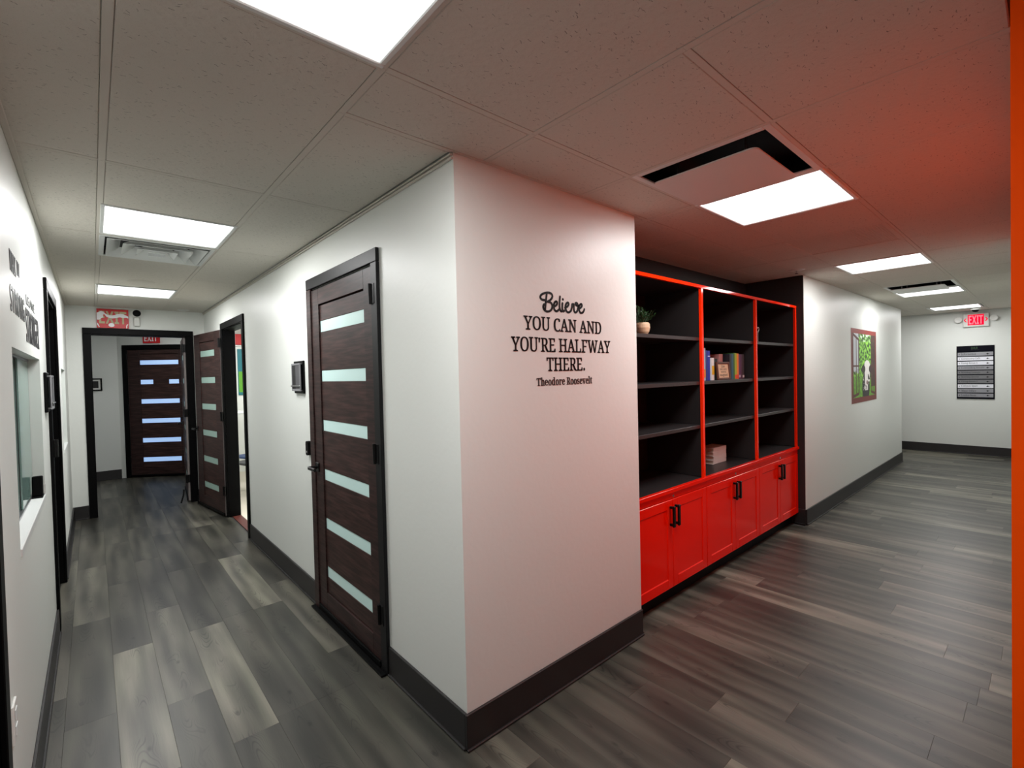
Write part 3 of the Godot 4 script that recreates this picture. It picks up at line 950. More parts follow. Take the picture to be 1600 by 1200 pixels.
func build_vents() -> void:
	plaque(Vector3(1.08, CEIL, 0.608), "flat plate air diffuser with black gap near the lettered wall")
	plaque(Vector3(6.03, CEIL, 0.608), "small flat plate air diffuser far down the right corridor")
	# stepped louvre vent in the left corridor
	var t := thing("louvre_vent", Vector3(-0.757, CEIL, -2.487), 0.0, "white stepped louvre air vent behind the left corridor light panel", "air vent")
	var st := begin()
	for s in [-1.0, 1.0]:
		box(st, Vector3(-0.300, -0.003, s * 0.2875 - 0.0135), Vector3(0.300, 0.006, s * 0.2875 + 0.0135), 0.002)
		box(st, Vector3(s * 0.2875 - 0.0135, -0.003, -0.274), Vector3(s * 0.2875 + 0.0135, 0.006, 0.274), 0.002)
	put("frame", done(st), M["white enamel"], t)
	var ring := func(r0: float, y0: float, r1: float, y1: float) -> ArrayMesh:
		var s := begin()
		for k in 4:
			var a := PI / 2 * k
			var B := Basis(Vector3.UP, a)
			for e in [0.0, 0.0025]:
				quad(s, B * Vector3(-r0, y0 + e, r0), B * Vector3(r0, y0 + e, r0), B * Vector3(r1, y1 + e, r1), B * Vector3(-r1, y1 + e, r1), Vector3.DOWN if e == 0.0 else Vector3.UP)
			quad(s, B * Vector3(-r0, y0, r0), B * Vector3(r0, y0, r0), B * Vector3(r0, y0 + 0.0025, r0), B * Vector3(-r0, y0 + 0.0025, r0), B * Vector3(0, 0, 1))
		return done(s)
	for k in 3:
		var r := 0.265 - k * 0.078
		put("louvre", ring.call(r, -0.010 - k * 0.004, r - 0.075, 0.045), M["white enamel"], t)
	put("centre_plate", bx(Vector3(-0.045, -0.02, -0.045), Vector3(0.045, -0.015, 0.045), 0.002), M["white enamel"], t)
	put("duct", bx(Vector3(-0.27, 0.05, -0.27), Vector3(0.27, 0.065, 0.27)), M["cabinet dark"], t)
	# return air grille
	t = thing("return_air_grille", Vector3(2.931, CEIL, 0.608), 0.0, "square mesh return air grille between two right corridor lights", "air vent")
	st = begin()
	for s in [-1.0, 1.0]:
		box(st, Vector3(-0.300, -0.003, s * 0.288 - 0.012), Vector3(0.300, 0.006, s * 0.288 + 0.012), 0.002)
		box(st, Vector3(s * 0.288 - 0.012, -0.003, -0.276), Vector3(s * 0.288 + 0.012, 0.006, 0.276), 0.002)
	put("frame", done(st), M["grid"], t)
	st = begin()
	for k in 43:
		var p := -0.273 + k * 0.013
		box(st, Vector3(p - 0.0035, 0.001, -0.276), Vector3(p + 0.0035, 0.012, 0.276))
		box(st, Vector3(-0.276, 0.0005, p - 0.0035), Vector3(0.276, 0.0115, p + 0.0035))
	var lat := put("lattice", done(st), M["grid"], t)
	lat.set_meta("kind", "stuff")
	put("duct", bx(Vector3(-0.28, 0.055, -0.28), Vector3(0.28, 0.066, 0.28)), M["cabinet dark"], t)
	# small round fittings
	st = begin()
	lathe(st, [Vector2(0, -0.016), Vector2(0.05, -0.014), Vector2(0.085, -0.008), Vector2(0.10, -0.0005)], 28)
	tag(put("ceiling_speaker", done(st), M["grid"], self, Vector3(-0.765, CEIL, -3.74)), "round beige ceiling disc just before the second left corridor light", "speaker")
	st = begin()
	lathe(st, [Vector2(0, -0.018), Vector2(0.03, -0.016), Vector2(0.06, -0.006), Vector2(0.065, -0.0005)], 24)
	tag(put("ceiling_disc", done(st), M["white plastic"], self, Vector3(-0.24, CEIL, -5.55)), "tiny white disc on the ceiling above the open brown leaf", "detector")
	t = thing("sprinkler", Vector3(3.76, CEIL, 0.045), 0.0, "small sprinkler plate with bright tip above the charcoal recess corner", "sprinkler")
	st = begin()
	lathe(st, [Vector2(0, -0.008), Vector2(0.05, -0.007), Vector2(0.07, -0.0005)], 24)
	put("escutcheon", done(st), M["white plastic"], t)
	st = begin()
	tube(st, [Vector3(0, -0.008, 0), Vector3(0, -0.028, 0)], 0.007, 10)
	lathe(st, [Vector2(0, -0.034), Vector2(0.016, -0.033), Vector2(0.016, -0.030), Vector2(0, -0.029)], 12)
	put("head", done(st), M["chrome"], t)
	t = thing("ceiling_camera", Vector3(9.53, CEIL, 0.79), 0.0, "small white ceiling dome with black lens above the glowing exit sign", "camera")
	st = begin()
	lathe(st, [Vector2(0.045, -0.035), Vector2(0.06, -0.03), Vector2(0.065, -0.0005)], 20)
	put("collar", done(st), M["white plastic"], t)
	st = begin()
	lathe(st, [Vector2(0, -0.07), Vector2(0.025, -0.065), Vector2(0.042, -0.048), Vector2(0.045, -0.0355)], 20)
	put("lens", done(st), M["black"], t)

# ---------------------------------------------------------------- red shelving
func build_shelving() -> void:
	var F := -0.064       # front plane
	var X0 := 1.262
	var X1 := 4.085
	var bay := 0.9445
	var stiles := [X0, 2.166, 3.111, 4.056]
	var sw := 0.027
	var t := thing("bookcase", Vector3(X0, 0.7675, -0.54), 0.0, "black built-in bookcase of nine niches edged in glossy red orange", "bookcase")
	var L := func(x: float, y: float, z: float) -> Vector3: return Vector3(x, y, z) - t.position
	put("back_panel", bx(L.call(X0, 0.7675, -0.54), L.call(X1, 2.15, -0.53)), M["cabinet dark"], t)
	put("top_panel", bx(L.call(X0, 2.132, -0.5295), L.call(X1, 2.15, F - 0.021)), M["cabinet dark"], t)
	for k in 4:
		var x: float = stiles[k]
		put("divider", bx(L.call(x + 0.004, 0.7675, -0.5295), L.call(x + sw - 0.004, 2.1315, F - 0.021), 0.001), M["cabinet dark"], t)
		put("stile", bx(L.call(x, 0.7675, F - 0.02), L.call(x + sw, 2.1275, F), 0.001), M["cabinet red lit"], t)
	put("top_rail", bx(L.call(X0, 2.128, F - 0.02), L.call(X1, 2.15, F + 0.001), 0.001), M["cabinet red lit"], t)
	for k in 3:
		for y in [1.765, 1.448, 1.133]:
			put("shelf", bx(L.call(stiles[k] + sw - 0.0035, y - 0.0125, -0.529), L.call(stiles[k + 1] + 0.0035, y + 0.0125, F - 0.022), 0.002), M["shelf dark"], t)
	# ledge
	t = thing("counter_ledge", Vector3(X0, 0.742, -0.54), 0.0, "long thin red ledge between the open niches and the cupboards", "counter")
	put("top_board", bx(Vector3(0, 0.004, 0), Vector3(X1 - X0, 0.0235, 0.545 + F - 0.022), 0.001), M["shelf dark"], t)
	put("front_edge", bx(Vector3(0, 0.0, 0.54 + F - 0.016), Vector3(X1 - X0 + 0.003, 0.0245, 0.54 + F + 0.012), 0.0012), M["cabinet red"], t)
	# base cabinets
	var names := ["red base cupboard below the niche with the potted plant", "red base cupboard below the niche holding the coloured books", "red base cupboard nearest the grey poster wall"]
	var cab: Node3D
	for k in 3:
		if k > 0:
			var c := cab.duplicate()
			c.name = numbered("base_cabinet")
			add_child(c)
			c.position.x = X0 + k * 0.9407
			tag(c, names[k], "cabinet", "red two-door base cupboards")
			continue
		t = thing("base_cabinet", Vector3(X0, 0, -0.54), 0.0, names[0], "cabinet", "red two-door base cupboards")
		cab = t
		var W := 0.94
		var D := 0.54 + F - 0.021
		put("body", bx(Vector3(0, 0.10, 0), Vector3(W, 0.7415, D), 0.002), M["cabinet red"], t)
		put("toe_kick", bx(Vector3(0, 0.0005, 0.02), Vector3(W, 0.0995, D - 0.04)), M["black"], t)
		put("top_strip", bx(Vector3(0, 0.698, D + 0.0005), Vector3(W, 0.741, D + 0.018), 0.001), M["cabinet red"], t)
		for s in 2:
			var x0 := 0.003 if s == 0 else W / 2 + 0.0015
			var x1 := W / 2 - 0.0015 if s == 0 else W - 0.003
			var y0 := 0.112
			var y1 := 0.694
			var r := 0.062
			var st := begin()
			box(st, Vector3(x0, y0, D + 0.0005), Vector3(x0 + r, y1, D + 0.021), 0.002)
			box(st, Vector3(x1 - r, y0, D + 0.0005), Vector3(x1, y1, D + 0.021), 0.002)
			box(st, Vector3(x0 + r, y0, D + 0.0005), Vector3(x1 - r, y0 + r, D + 0.021), 0.002)
			box(st, Vector3(x0 + r, y1 - r, D + 0.0005), Vector3(x1 - r, y1, D + 0.021), 0.002)
			# sloping inner moulding that catches the light
			var zi := D + 0.0165
			var q := 0.004
			quad(st, Vector3(x0 + r, y0 + r, D + 0.020), Vector3(x1 - r, y0 + r, D + 0.020), Vector3(x1 - r - q, y0 + r + q, zi), Vector3(x0 + r + q, y0 + r + q, zi), Vector3(0, 1, 1))
			quad(st, Vector3(x0 + r, y1 - r, D + 0.020), Vector3(x1 - r, y1 - r, D + 0.020), Vector3(x1 - r - q, y1 - r - q, zi), Vector3(x0 + r + q, y1 - r - q, zi), Vector3(0, -1, 1))
			quad(st, Vector3(x0 + r, y0 + r, D + 0.020), Vector3(x0 + r, y1 - r, D + 0.020), Vector3(x0 + r + q, y1 - r - q, zi), Vector3(x0 + r + q, y0 + r + q, zi), Vector3(1, 0, 1))
			quad(st, Vector3(x1 - r, y0 + r, D + 0.020), Vector3(x1 - r, y1 - r, D + 0.020), Vector3(x1 - r - q, y1 - r - q, zi), Vector3(x1 - r - q, y0 + r + q, zi), Vector3(-1, 0, 1))
			box(st, Vector3(x0 + r - 0.002, y0 + r - 0.002, D + 0.0005), Vector3(x1 - r + 0.002, y1 - r + 0.002, D + 0.0163))
			var door := put("door", done(st), M["cabinet red"], t)
			var hx := x1 - 0.03 if s == 0 else x0 + 0.03
			st = begin()
			box(st, Vector3(hx - 0.012, 0.520, D + 0.043), Vector3(hx + 0.012, 0.658, D + 0.056), 0.003)
			for y in [0.533, 0.647]: box(st, Vector3(hx - 0.008, y - 0.008, D + 0.0213), Vector3(hx + 0.008, y + 0.008, D + 0.0435), 0.002)
			put("handle", done(st), M["black metal"], door)
		var lk := begin()
		lathe(lk, [Vector2(0, 0.004), Vector2(0.008, 0.0035), Vector2(0.009, 0.0)], 14, Transform3D(Basis(Vector3.RIGHT, PI / 2), Vector3(W / 2 + 0.012, 0.715, D + 0.0185)))
		put("lock", done(lk), M["chrome"], t)

# ---------------------------------------------------------------- things on the shelves
func book(at: Vector3, w: float, h: float, d: float, c: Color, label: String, tilt := 0.0, band := Color(0, 0, 0, 0), band_y := Vector2.ZERO) -> void:
	# stands upright; spine faces +z at the front, at is the front bottom left corner
	var t := thing("book", at, 0.0, label, "book", "books on the middle shelf")
	t.rotation.z = tilt
	var m := mat("cover %s" % label, c, 0.45)
	var st := begin()
	box(st, Vector3(0, 0, -d), Vector3(0.003, h, -0.002), 0.0006)
	box(st, Vector3(w - 0.003, 0, -d), Vector3(w, h, -0.002), 0.0006)
	box(st, Vector3(0, 0, -0.003), Vector3(w, h, 0), 0.001)
	put("cover", done(st), m, t)
	put("pages", bx(Vector3(0.0032, 0.003, -d + 0.004), Vector3(w - 0.0032, h - 0.003, -0.0035)), M["page"], t)
	if band.a > 0.0:
		put("spine_band", bx(Vector3(0.001, band_y.x * h, 0.0002), Vector3(w - 0.001, band_y.y * h, 0.0009)), mat("band %s" % label, band, 0.5), t)

func build_shelf_items() -> void:
	var y := 1.4615
	var z := -0.13
	book(Vector3(2.290, y, z), 0.024, 0.24, 0.17, Color(0.75, 0.35, 0.1), "orange brown book hidden against the red upright")
	book(Vector3(2.318, y, z), 0.030, 0.245, 0.17, Color(0.62, 0.68, 0.72), "pale grey book next to the red upright", 0.0, Color(0.8, 0.5, 0.15), Vector2(0.1, 0.35))
	book(Vector3(2.352, y, z), 0.028, 0.228, 0.17, Color(0.10, 0.16, 0.50), "dark blue book left of the brighter blue one")
	book(Vector3(2.383, y, z), 0.036, 0.226, 0.17, Color(0.04, 0.10, 0.62), "bright blue book with white spine line", 0.0, Color(0.8, 0.85, 0.95), Vector2(0.80, 0.83))
	book(Vector3(2.446, y, z), 0.040, 0.172, 0.13, Color(0.88, 0.88, 0.86), "short white book with yellow spine patch beside the framed quote", 0.0, Color(0.85, 0.68, 0.08), Vector2(0.25, 0.65))
	book(Vector3(2.505, y, z - 0.045), 0.055, 0.166, 0.11, Color(0.03, 0.03, 0.035), "black book standing behind the framed quote")
	book(Vector3(2.575, y, z - 0.045), 0.060, 0.168, 0.11, Color(0.05, 0.04, 0.04), "second black book behind the right part of the framed quote")
	book(Vector3(2.668, y, z - 0.045), 0.062, 0.206, 0.12, Color(0.72, 0.52, 0.50), "pinkish white book just right behind the framed quote")
	book(Vector3(2.755, y, z), 0.030, 0.205, 0.15, Color(0.10, 0.09, 0.12), "dark slate book between the pink and teal ones")
	book(Vector3(2.788, y, z), 0.034, 0.208, 0.15, Color(0.10, 0.33, 0.42), "teal blue book left of the green one")
	book(Vector3(2.825, y, z), 0.022, 0.215, 0.15, Color(0.22, 0.42, 0.10), "dark green narrow book left of the lime one")
	book(Vector3(2.850, y, z), 0.034, 0.213, 0.15, Color(0.62, 0.70, 0.08), "lime yellow book with orange foot", 0.0, Color(0.90, 0.26, 0.05), Vector2(0.02, 0.17))
	book(Vector3(2.887, y, z), 0.034, 0.210, 0.15, Color(0.90, 0.50, 0.06), "orange book with red foot right of the lime one", 0.0, Color(0.88, 0.22, 0.05), Vector2(0.02, 0.17))
	book(Vector3(2.924, y, z), 0.034, 0.205, 0.15, Color(0.33, 0.12, 0.33), "purple book right of the orange one", 0.0, Color(0.7, 0.65, 0.7), Vector2(0.06, 0.16))
	book(Vector3(2.961, y, z), 0.030, 0.205, 0.15, Color(0.25, 0.10, 0.22), "plum book second from the dark end of the row")
	book(Vector3(2.994, y, z), 0.034, 0.205, 0.15, Color(0.16, 0.15, 0.16), "charcoal book ending the row beside empty shelf", 0.0, Color(0.75, 0.75, 0.75), Vector2(0.05, 0.15))
	# framed quote
	var t := thing("framed_quote", Vector3(2.612, 1.4608, -0.112), 0.0, "small brown picture frame with cream quotation among the books", "picture frame")
	t.rotation.x = -0.09
	var W := 0.108
	var st := begin()
	for s in [-1.0, 1.0]:
		box(st, Vector3(minf(s * W, s * (W - 0.017)), 0.001, -0.008), Vector3(maxf(s * W, s * (W - 0.017)), 0.142, 0.008), 0.003)
	box(st, Vector3(-W + 0.017, 0.001, -0.008), Vector3(W - 0.017, 0.017, 0.008), 0.003)
	box(st, Vector3(-W + 0.017, 0.126, -0.008), Vector3(W - 0.017, 0.142, 0.008), 0.003)
	put("frame", done(st), M["brown wood"], t)
	var pp := put("paper", bx(Vector3(-W + 0.0175, 0.0175, -0.006), Vector3(W - 0.0175, 0.1255, 0.001)), M["cream paper"], t)
	lettering("words", "Live", "Droid Serif", false, M["vinyl grey"], pp, Vector2(-0.03, 0.097), Vector2(0.03, 0.118), 0.001, 0.0008)
	lettering("words", "THE LIFE", "Droid Serif", false, M["vinyl grey"], pp, Vector2(-0.06, 0.077), Vector2(0.06, 0.09), 0.001, 0.0008)
	lettering("words", "YOU'VE", "Droid Serif", false, M["vinyl grey"], pp, Vector2(-0.045, 0.056), Vector2(0.045, 0.069), 0.001, 0.0008)
	lettering("words", "imagined", "Droid Serif", false, M["vinyl grey"], pp, Vector2(-0.065, 0.025), Vector2(0.065, 0.049), 0.001, 0.0008)
	# potted plant
	t = thing("potted_plant", Vector3(1.600, 1.778, -0.185), 0.0, "small bushy green plant in a cream pot on the top left shelf", "plant")
	st = begin()
	lathe(st, [Vector2(0, 0), Vector2(0.030, 0.001), Vector2(0.044, 0.022), Vector2(0.051, 0.048), Vector2(0.049, 0.070), Vector2(0.042, 0.082), Vector2(0.038, 0.082), Vector2(0.036, 0.070), Vector2(0, 0.068)], 28)
	put("pot", done(st), M["ceramic cream"], t)
	st = begin()
	lathe(st, [Vector2(0.034, 0.0685), Vector2(0.02, 0.073), Vector2(0, 0.074)], 16)
	put("soil", done(st), M["soil"], t)
	var leaves := begin()
	var stems := begin()
	var r := RandomNumberGenerator.new()
	r.seed = 9
	for k in 46:
		var a := r.randf() * TAU
		var el := r.randf_range(0.2, 1.5)
		var len := r.randf_range(0.06, 0.105)
		var dir := Vector3(cos(a) * cos(el), sin(el), sin(a) * cos(el))
		var root := Vector3(cos(a) * 0.012, 0.072, sin(a) * 0.012)
		var tip := root + dir * len + Vector3(0, 0.012, 0)
		tube(stems, [root, tip], 0.0012, 4)
		for j in 4:
			var p := root.lerp(tip, 0.45 + 0.18 * j)
			var out := (dir + Vector3(r.randf_range(-1, 1), r.randf_range(-0.4, 0.8), r.randf_range(-1, 1))).normalized()
			var side := out.cross(Vector3(r.randf_range(-0.4, 0.4), 1, r.randf_range(-0.4, 0.4))).normalized() * 0.0075
			var up := side.cross(out).normalized() * 0.003
			var e := p + out * r.randf_range(0.018, 0.028)
			var m := p.lerp(e, 0.5)
			tri(leaves, p, m + side + up, e, Vector3.UP)
			tri(leaves, p, m - side + up, e, Vector3.UP)
	put("stems", done(stems), M["leaf"], t)
	var lv := put("foliage", done(leaves), M["leaf"], t)
	lv.set_meta("kind", "stuff")
	# little wire ornament
	st = begin()
	var pts := []
	for k in 25:
		var a := TAU * k / 24.0
		pts.append(Vector3(0.028 * pow(sin(a), 3), 0.125 + 0.0018 * (13 * cos(a) - 5 * cos(2 * a) - 2 * cos(3 * a) - cos(4 * a)), 0))
	tube(st, pts, 0.0022, 6)
	tube(st, [Vector3(0, 0.0045, 0), Vector3(0, 0.096, 0)], 0.0022, 6)
	t = thing("wire_ornament", Vector3(3.50, 1.778, -0.2), 0.0, "tiny pale wire ornament on the top right shelf", "ornament")
	put("loop", done(st), M["white plastic"], t)
	st = begin()
	lathe(st, [Vector2(0, 0), Vector2(0.03, 0.0), Vector2(0.03, 0.004), Vector2(0, 0.0044)], 16)
	put("foot", done(st), M["shelf dark"], t)
	# stack of four pale books lying flat on the ledge
	for k in 4:
		t = thing("flat_book", Vector3(2.662 + 0.004 * (k % 2), 0.7668 + k * 0.0335, -0.362), 0.0, "pale grey book lying flat, %s of the stack on the bottom shelf" % ["lowest", "second lowest", "third from the bottom", "topmost"][k], "book", "pale books stacked on the bottom shelf")
		st = begin()
		box(st, Vector3(0, 0, 0), Vector3(0.24, 0.004, 0.125), 0.0008)
		box(st, Vector3(0, 0.029, 0), Vector3(0.24, 0.033, 0.125), 0.0008)
		box(st, Vector3(0.012, 0.004, 0.121), Vector3(0.24, 0.029, 0.125), 0.0008)
		box(st, Vector3(0.085, 0.002, 0.1252), Vector3(0.092, 0.031, 0.1262), 0.0002)
		put("cover", done(st), M["white plastic"], t)
		put("pages", bx(Vector3(0.012, 0.0042, 0.003), Vector3(0.236, 0.0288, 0.1208)), M["page"], t)

# ---------------------------------------------------------------- signs and wall fittings
func slider_sign(at: Vector3, turn: float, label: String) -> void:
	# black backing, clear stand-off holder with silver ends; local z points off the wall
	var t := thing("slider_sign", at, turn, label, "sign", "black framed door signs")
	put("backing", bx(Vector3(-0.10, -0.115, 0.0005), Vector3(0.10, 0.115, 0.014), 0.003), M["black"], t)
	var st := begin()
	for k in [-1.0, 1.0]:
		box(st, Vector3(-0.092, minf(k * 0.098, k * 0.085), 0.026), Vector3(0.092, maxf(k * 0.098, k * 0.085), 0.034), 0.001)
		box(st, Vector3(minf(k * 0.092, k * 0.080), -0.0845, 0.026), Vector3(maxf(k * 0.092, k * 0.080), 0.0845, 0.034), 0.001)
	put("border", done(st), M["sign grey"], t)
	put("dark_insert", bx(Vector3(-0.079, -0.0845, 0.027), Vector3(-0.012, 0.0845, 0.031)), M["vinyl black"], t)
	put("grey_insert", bx(Vector3(-0.0115, -0.0845, 0.027), Vector3(0.079, 0.0845, 0.0315)), M["insert grey"], t)
	st = begin()
	box(st, Vector3(-0.098, -0.066, 0.0345), Vector3(0.098, -0.058, 0.040), 0.002)
	put("slider_rail", done(st), M["chrome"], t)
	for k in [Vector2(-0.075, -0.092), Vector2(0.075, -0.092), Vector2(-0.075, 0.092), Vector2(0.075, 0.092)]:
		st = begin()
		tube(st, [Vector3(k.x, k.y, 0.0142), Vector3(k.x, k.y, 0.0258)], 0.005, 10)
		put("standoff", done(st), M["steel"], t)

func build_wall_fittings() -> void:
	# quotation on the front wall
	var ink: Material = M["vinyl black"]
	var q := thing("wall_quotation", Vector3(0, 0, 0.0), 0.0, "black quotation lettering stuck on the pinkish white corner wall", "wall lettering")
	var st := begin()
	var P := func(a: Array) -> PackedVector2Array:
		var pts := []
		for k in range(0, a.size(), 2):
			pts.append(Vector2(0.472 + (a[k] - 378.0) * 0.000769, 1.836 + (345.0 - a[k + 1] + (a[k] - 460.0) * 0.1056) * 0.00052))
		return smooth(pts, 6)
	var strokes := [
		[422, 236, 398, 232, 384, 214, 392, 190, 424, 172, 462, 168, 486, 182, 490, 206, 474, 232, 446, 250],
		[446, 250, 474, 258, 488, 284, 482, 318, 460, 338, 432, 338, 412, 318, 408, 292, 416, 274],
		[440, 182, 434, 230, 428, 280, 424, 326],
		[500, 296, 522, 284, 534, 264, 528, 248, 514, 252, 503, 276, 503, 306, 512, 330, 530, 338, 548, 322],
		[561, 200, 556, 250, 555, 300, 561, 330, 572, 340],
		[583, 262, 580, 295, 581, 322, 588, 340, 602, 330],
		[587, 224, 588, 228],
		[606, 306, 628, 294, 642, 272, 636, 256, 622, 262, 612, 286, 613, 318, 624, 342, 644, 348, 664, 332],
		[664, 332, 672, 300, 676, 270], [676, 270, 690, 272, 692, 300, 694, 334, 706, 350, 722, 340, 734, 308, 734, 280, 722, 258, 708, 262, 716, 280, 738, 284],
		[738, 316, 760, 304, 774, 284, 768, 268, 754, 274, 744, 296, 745, 328, 756, 352, 776, 354, 792, 334, 797, 318]]
	for s in strokes: ribbon(st, P.call(s), 0.0112, 0.0002, 0.0016)
	put("script_word", done(st), ink, q)
	lettering("lettering_line", "YOU CAN AND", "Droid Serif", false, ink, q, Vector2(0.366, 1.744), Vector2(0.930, 1.811), 0.0003, 0.0015, 0.007)
	lettering("lettering_line", "YOU'RE HALFWAY", "Droid Serif", false, ink, q, Vector2(0.287, 1.645), Vector2(1.006, 1.713), 0.0003, 0.0015, 0.007)
	lettering("lettering_line", "THERE.", "Droid Serif", false, ink, q, Vector2(0.510, 1.553), Vector2(0.790, 1.619), 0.0003, 0.0015, 0.007)
	lettering("signature", "Theodore Roosevelt", "Droid Serif", true, ink, q, Vector2(0.441, 1.484), Vector2(0.845, 1.524), 0.0003, 0.0015)
	# lettering on the left wall
	q = thing("wall_slogan", Vector3(LEFT_X, 0, 0), PI / 2, "large dark slogan letters above the reception window", "wall lettering")
	lettering("lettering_line", "WALK", "Droid Sans", false, M["slogan sheen grey"], q, Vector2(0.862, 1.958), Vector2(1.04, 2.032), 0.0003, 0.0015)
	lettering("lettering_line", "IN", "Droid Sans", false, M["slogan sheen grey"], q, Vector2(1.08, 1.975), Vector2(1.16, 2.032), 0.0003, 0.0015)
	lettering("lettering_line", "STRONG", "Droid Sans", true, M["slogan sheen grey"], q, Vector2(0.836, 1.808), Vector2(1.305, 1.905), 0.0003, 0.0015)
	lettering("lettering_line", "LEAVE", "Droid Sans", false, M["slogan sheen grey"], q, Vector2(1.40, 1.902), Vector2(1.80, 1.945), 0.0003, 0.0015)
	lettering("lettering_line", "STRONGER", "Droid Sans", true, M["vinyl grey"], q, Vector2(1.346, 1.73), Vector2(1.994, 1.884), 0.0003, 0.0015)
	# poster
	var pb := PlaneMesh.new()
	pb.size = Vector2(1.23, 0.918)
	pb.orientation = PlaneMesh.FACE_Z
	var t := thing("window_poster", Vector3(6.332, 1.55, 0.0), 0.0, "wall poster of an opened red window with tree, lawn and cow", "poster")
	put("print", pb, M["poster"], t, Vector3(0, 0, 0.0042))
	put("sheet", bx(Vector3(-0.615, -0.459, 0.0003), Vector3(0.615, 0.459, 0.004), 0.001), M["white film"], t)
	# directory board
	t = thing("directory_board", Vector3(FAR_X, 0.949, 0.743), -PI / 2, "navy directory board of ten silver name strips on the far wall", "sign")
	put("backing", bx(Vector3(-0.23, 0, 0.0005), Vector3(0.23, 0.9, 0.016), 0.003), M["navy plate"], t)
	lettering("emblem", "D&B", "Droid Serif", true, M["leaf"], t, Vector2(-0.05, 0.845), Vector2(0.03, 0.88), 0.0162, 0.001)
	lettering("emblem", "directory", "Droid Sans", false, M["vinyl grey"], t, Vector2(-0.05, 0.822), Vector2(0.05, 0.838), 0.0162, 0.001)
	var rows := ["Information", "Community Café", "Group Room 1", "Counselling Rooms", "Meeting Lounge", "Meeting Rooms", "Group Room 2", "Common Space", "Main Office", "London Room"]
	var tone := [1, 2, 2, 1, 0, 0, 0, 2, 1, 1]
	for k in 10:
		var y0 := 0.03 + (9 - k) * 0.0775
		var s := put("name_strip", bx(Vector3(-0.215, y0, 0.0163), Vector3(0.215, y0 + 0.062, 0.021), 0.002), M["brushed strip %d" % tone[k]], t)
		lettering("words", rows[k], "Droid Serif", false, M["vinyl grey"], s, Vector2(-0.17, y0 + 0.014), Vector2(-0.17 + 0.0165 * rows[k].length(), y0 + 0.05), 0.0211, 0.001)
		var ar := begin()
		prism(ar, PackedVector2Array([Vector2(0.13, y0 + 0.03), Vector2(0.155, y0 + 0.044), Vector2(0.155, y0 + 0.034), Vector2(0.17, y0 + 0.034), Vector2(0.17, y0 + 0.026), Vector2(0.155, y0 + 0.026), Vector2(0.155, y0 + 0.016)]), 0.0211, 0.0221)
		put("arrow", done(ar), M["vinyl black"], s)
		var dt := begin()
		prism(dt, PackedVector2Array([Vector2(-0.202, y0 + 0.036), Vector2(-0.186, y0 + 0.036), Vector2(-0.194, y0 + 0.022)]), 0.0211, 0.0221)
		put("marker", done(dt), M["vinyl black"], s)
	# glowing exit sign on the far wall
	t = thing("exit_sign", Vector3(FAR_X, 2.165, 0.755), -PI / 2, "glowing red exit sign with two arrows on the far wall", "exit sign")
	put("housing", bx(Vector3(-0.158, 0, 0.0005), Vector3(0.158, 0.225, 0.05), 0.006), M["white plastic"], t)
	put("red_face", bx(Vector3(-0.098, 0.028, 0.0505), Vector3(0.098, 0.205, 0.053)), M["exit glow red"], t)
	lettering("lit_letters", "EXIT", "Droid Sans", true, M["exit glow letter"], t, Vector2(-0.085, 0.045), Vector2(0.085, 0.188), 0.0531, 0.0015)
	for s in [-1.0, 1.0]:
		st = begin()
		ribbon(st, PackedVector2Array([Vector2(s * 0.118, 0.145), Vector2(s * 0.138, 0.117), Vector2(s * 0.118, 0.089)]), 0.012, 0.0505, 0.052)
		put("lit_arrow", done(st), M["exit glow red"], t)
		st = begin()
		var hx := Transform3D(Basis(Vector3.RIGHT, PI / 2), Vector3(s * 0.215, 0.13, 0.03))
		lathe(st, [Vector2(0, -0.03), Vector2(0.03, -0.026), Vector2(0.048, 0.02), Vector2(0.05, 0.035), Vector2(0.044, 0.036), Vector2(0, 0.034)], 20, hx)
		tube(st, [Vector3(s * 0.15, 0.13, 0.02), Vector3(s * 0.18, 0.13, 0.025)], 0.01, 8)
		put("lamp_head", done(st), M["white plastic"], t)
	# exit sign above the end doorway
	t = thing("exit_sign", Vector3(-0.912, 2.196, END_Z), 0.0, "red exit sign crossed by a wavy white band above the open doorway", "exit sign")
	put("red_plate", bx(Vector3(-0.144, 0, 0.0005), Vector3(0.144, 0.222, 0.022), 0.002), M["exit red"], t)
	lettering("letters", "EXIT", "Droid Sans", true, M["exit letter"], t, Vector2(-0.124, 0.05), Vector2(0.124, 0.196), 0.0222, 0.0015)
	var S := func(a: Array) -> PackedVector2Array:
		var o := PackedVector2Array()
		for k in range(0, a.size(), 2): o.append(Vector2((a[k] - 660.0) / 890.0 * 0.286, (740.0 - a[k + 1]) / 510.0 * 0.222))
		return o
	st = begin()
	prism(st, S.call([218, 345, 280, 322, 340, 288, 400, 312, 460, 362, 530, 392, 640, 397, 720, 382, 800, 352, 880, 346, 960, 352, 1040, 386, 1098, 410, 1098, 462, 1040, 446, 960, 456, 850, 441, 760, 465, 640, 480, 540, 466, 480, 441, 430, 382, 402, 374, 386, 420, 390, 460, 330, 490, 280, 530, 218, 530]), 0.0238, 0.0252)
	var oval := []
	for k in 16: oval.append_array([612 + 85 * cos(TAU * k / 16), 660 + 54 * sin(TAU * k / 16)])
	put("wavy_band", done(st), M["white film"], t)
	st = begin()
	prism(st, S.call(oval), 0.0238, 0.0252)
	put("oval_mark", done(st), M["white film"], t)
	st = begin()
	prism(st, S.call([218, 600, 250, 640, 288, 718, 268, 726, 240, 690, 218, 660]), 0.0238, 0.0252)
	put("corner_mark", done(st), M["white film"], t)
	st = begin()
	prism(st, S.call([1030, 735, 1030, 670, 1050, 632, 1088, 620, 1085, 640, 1062, 660, 1054, 735]), 0.0238, 0.0252)
	put("corner_mark", done(st), M["white film"], t)
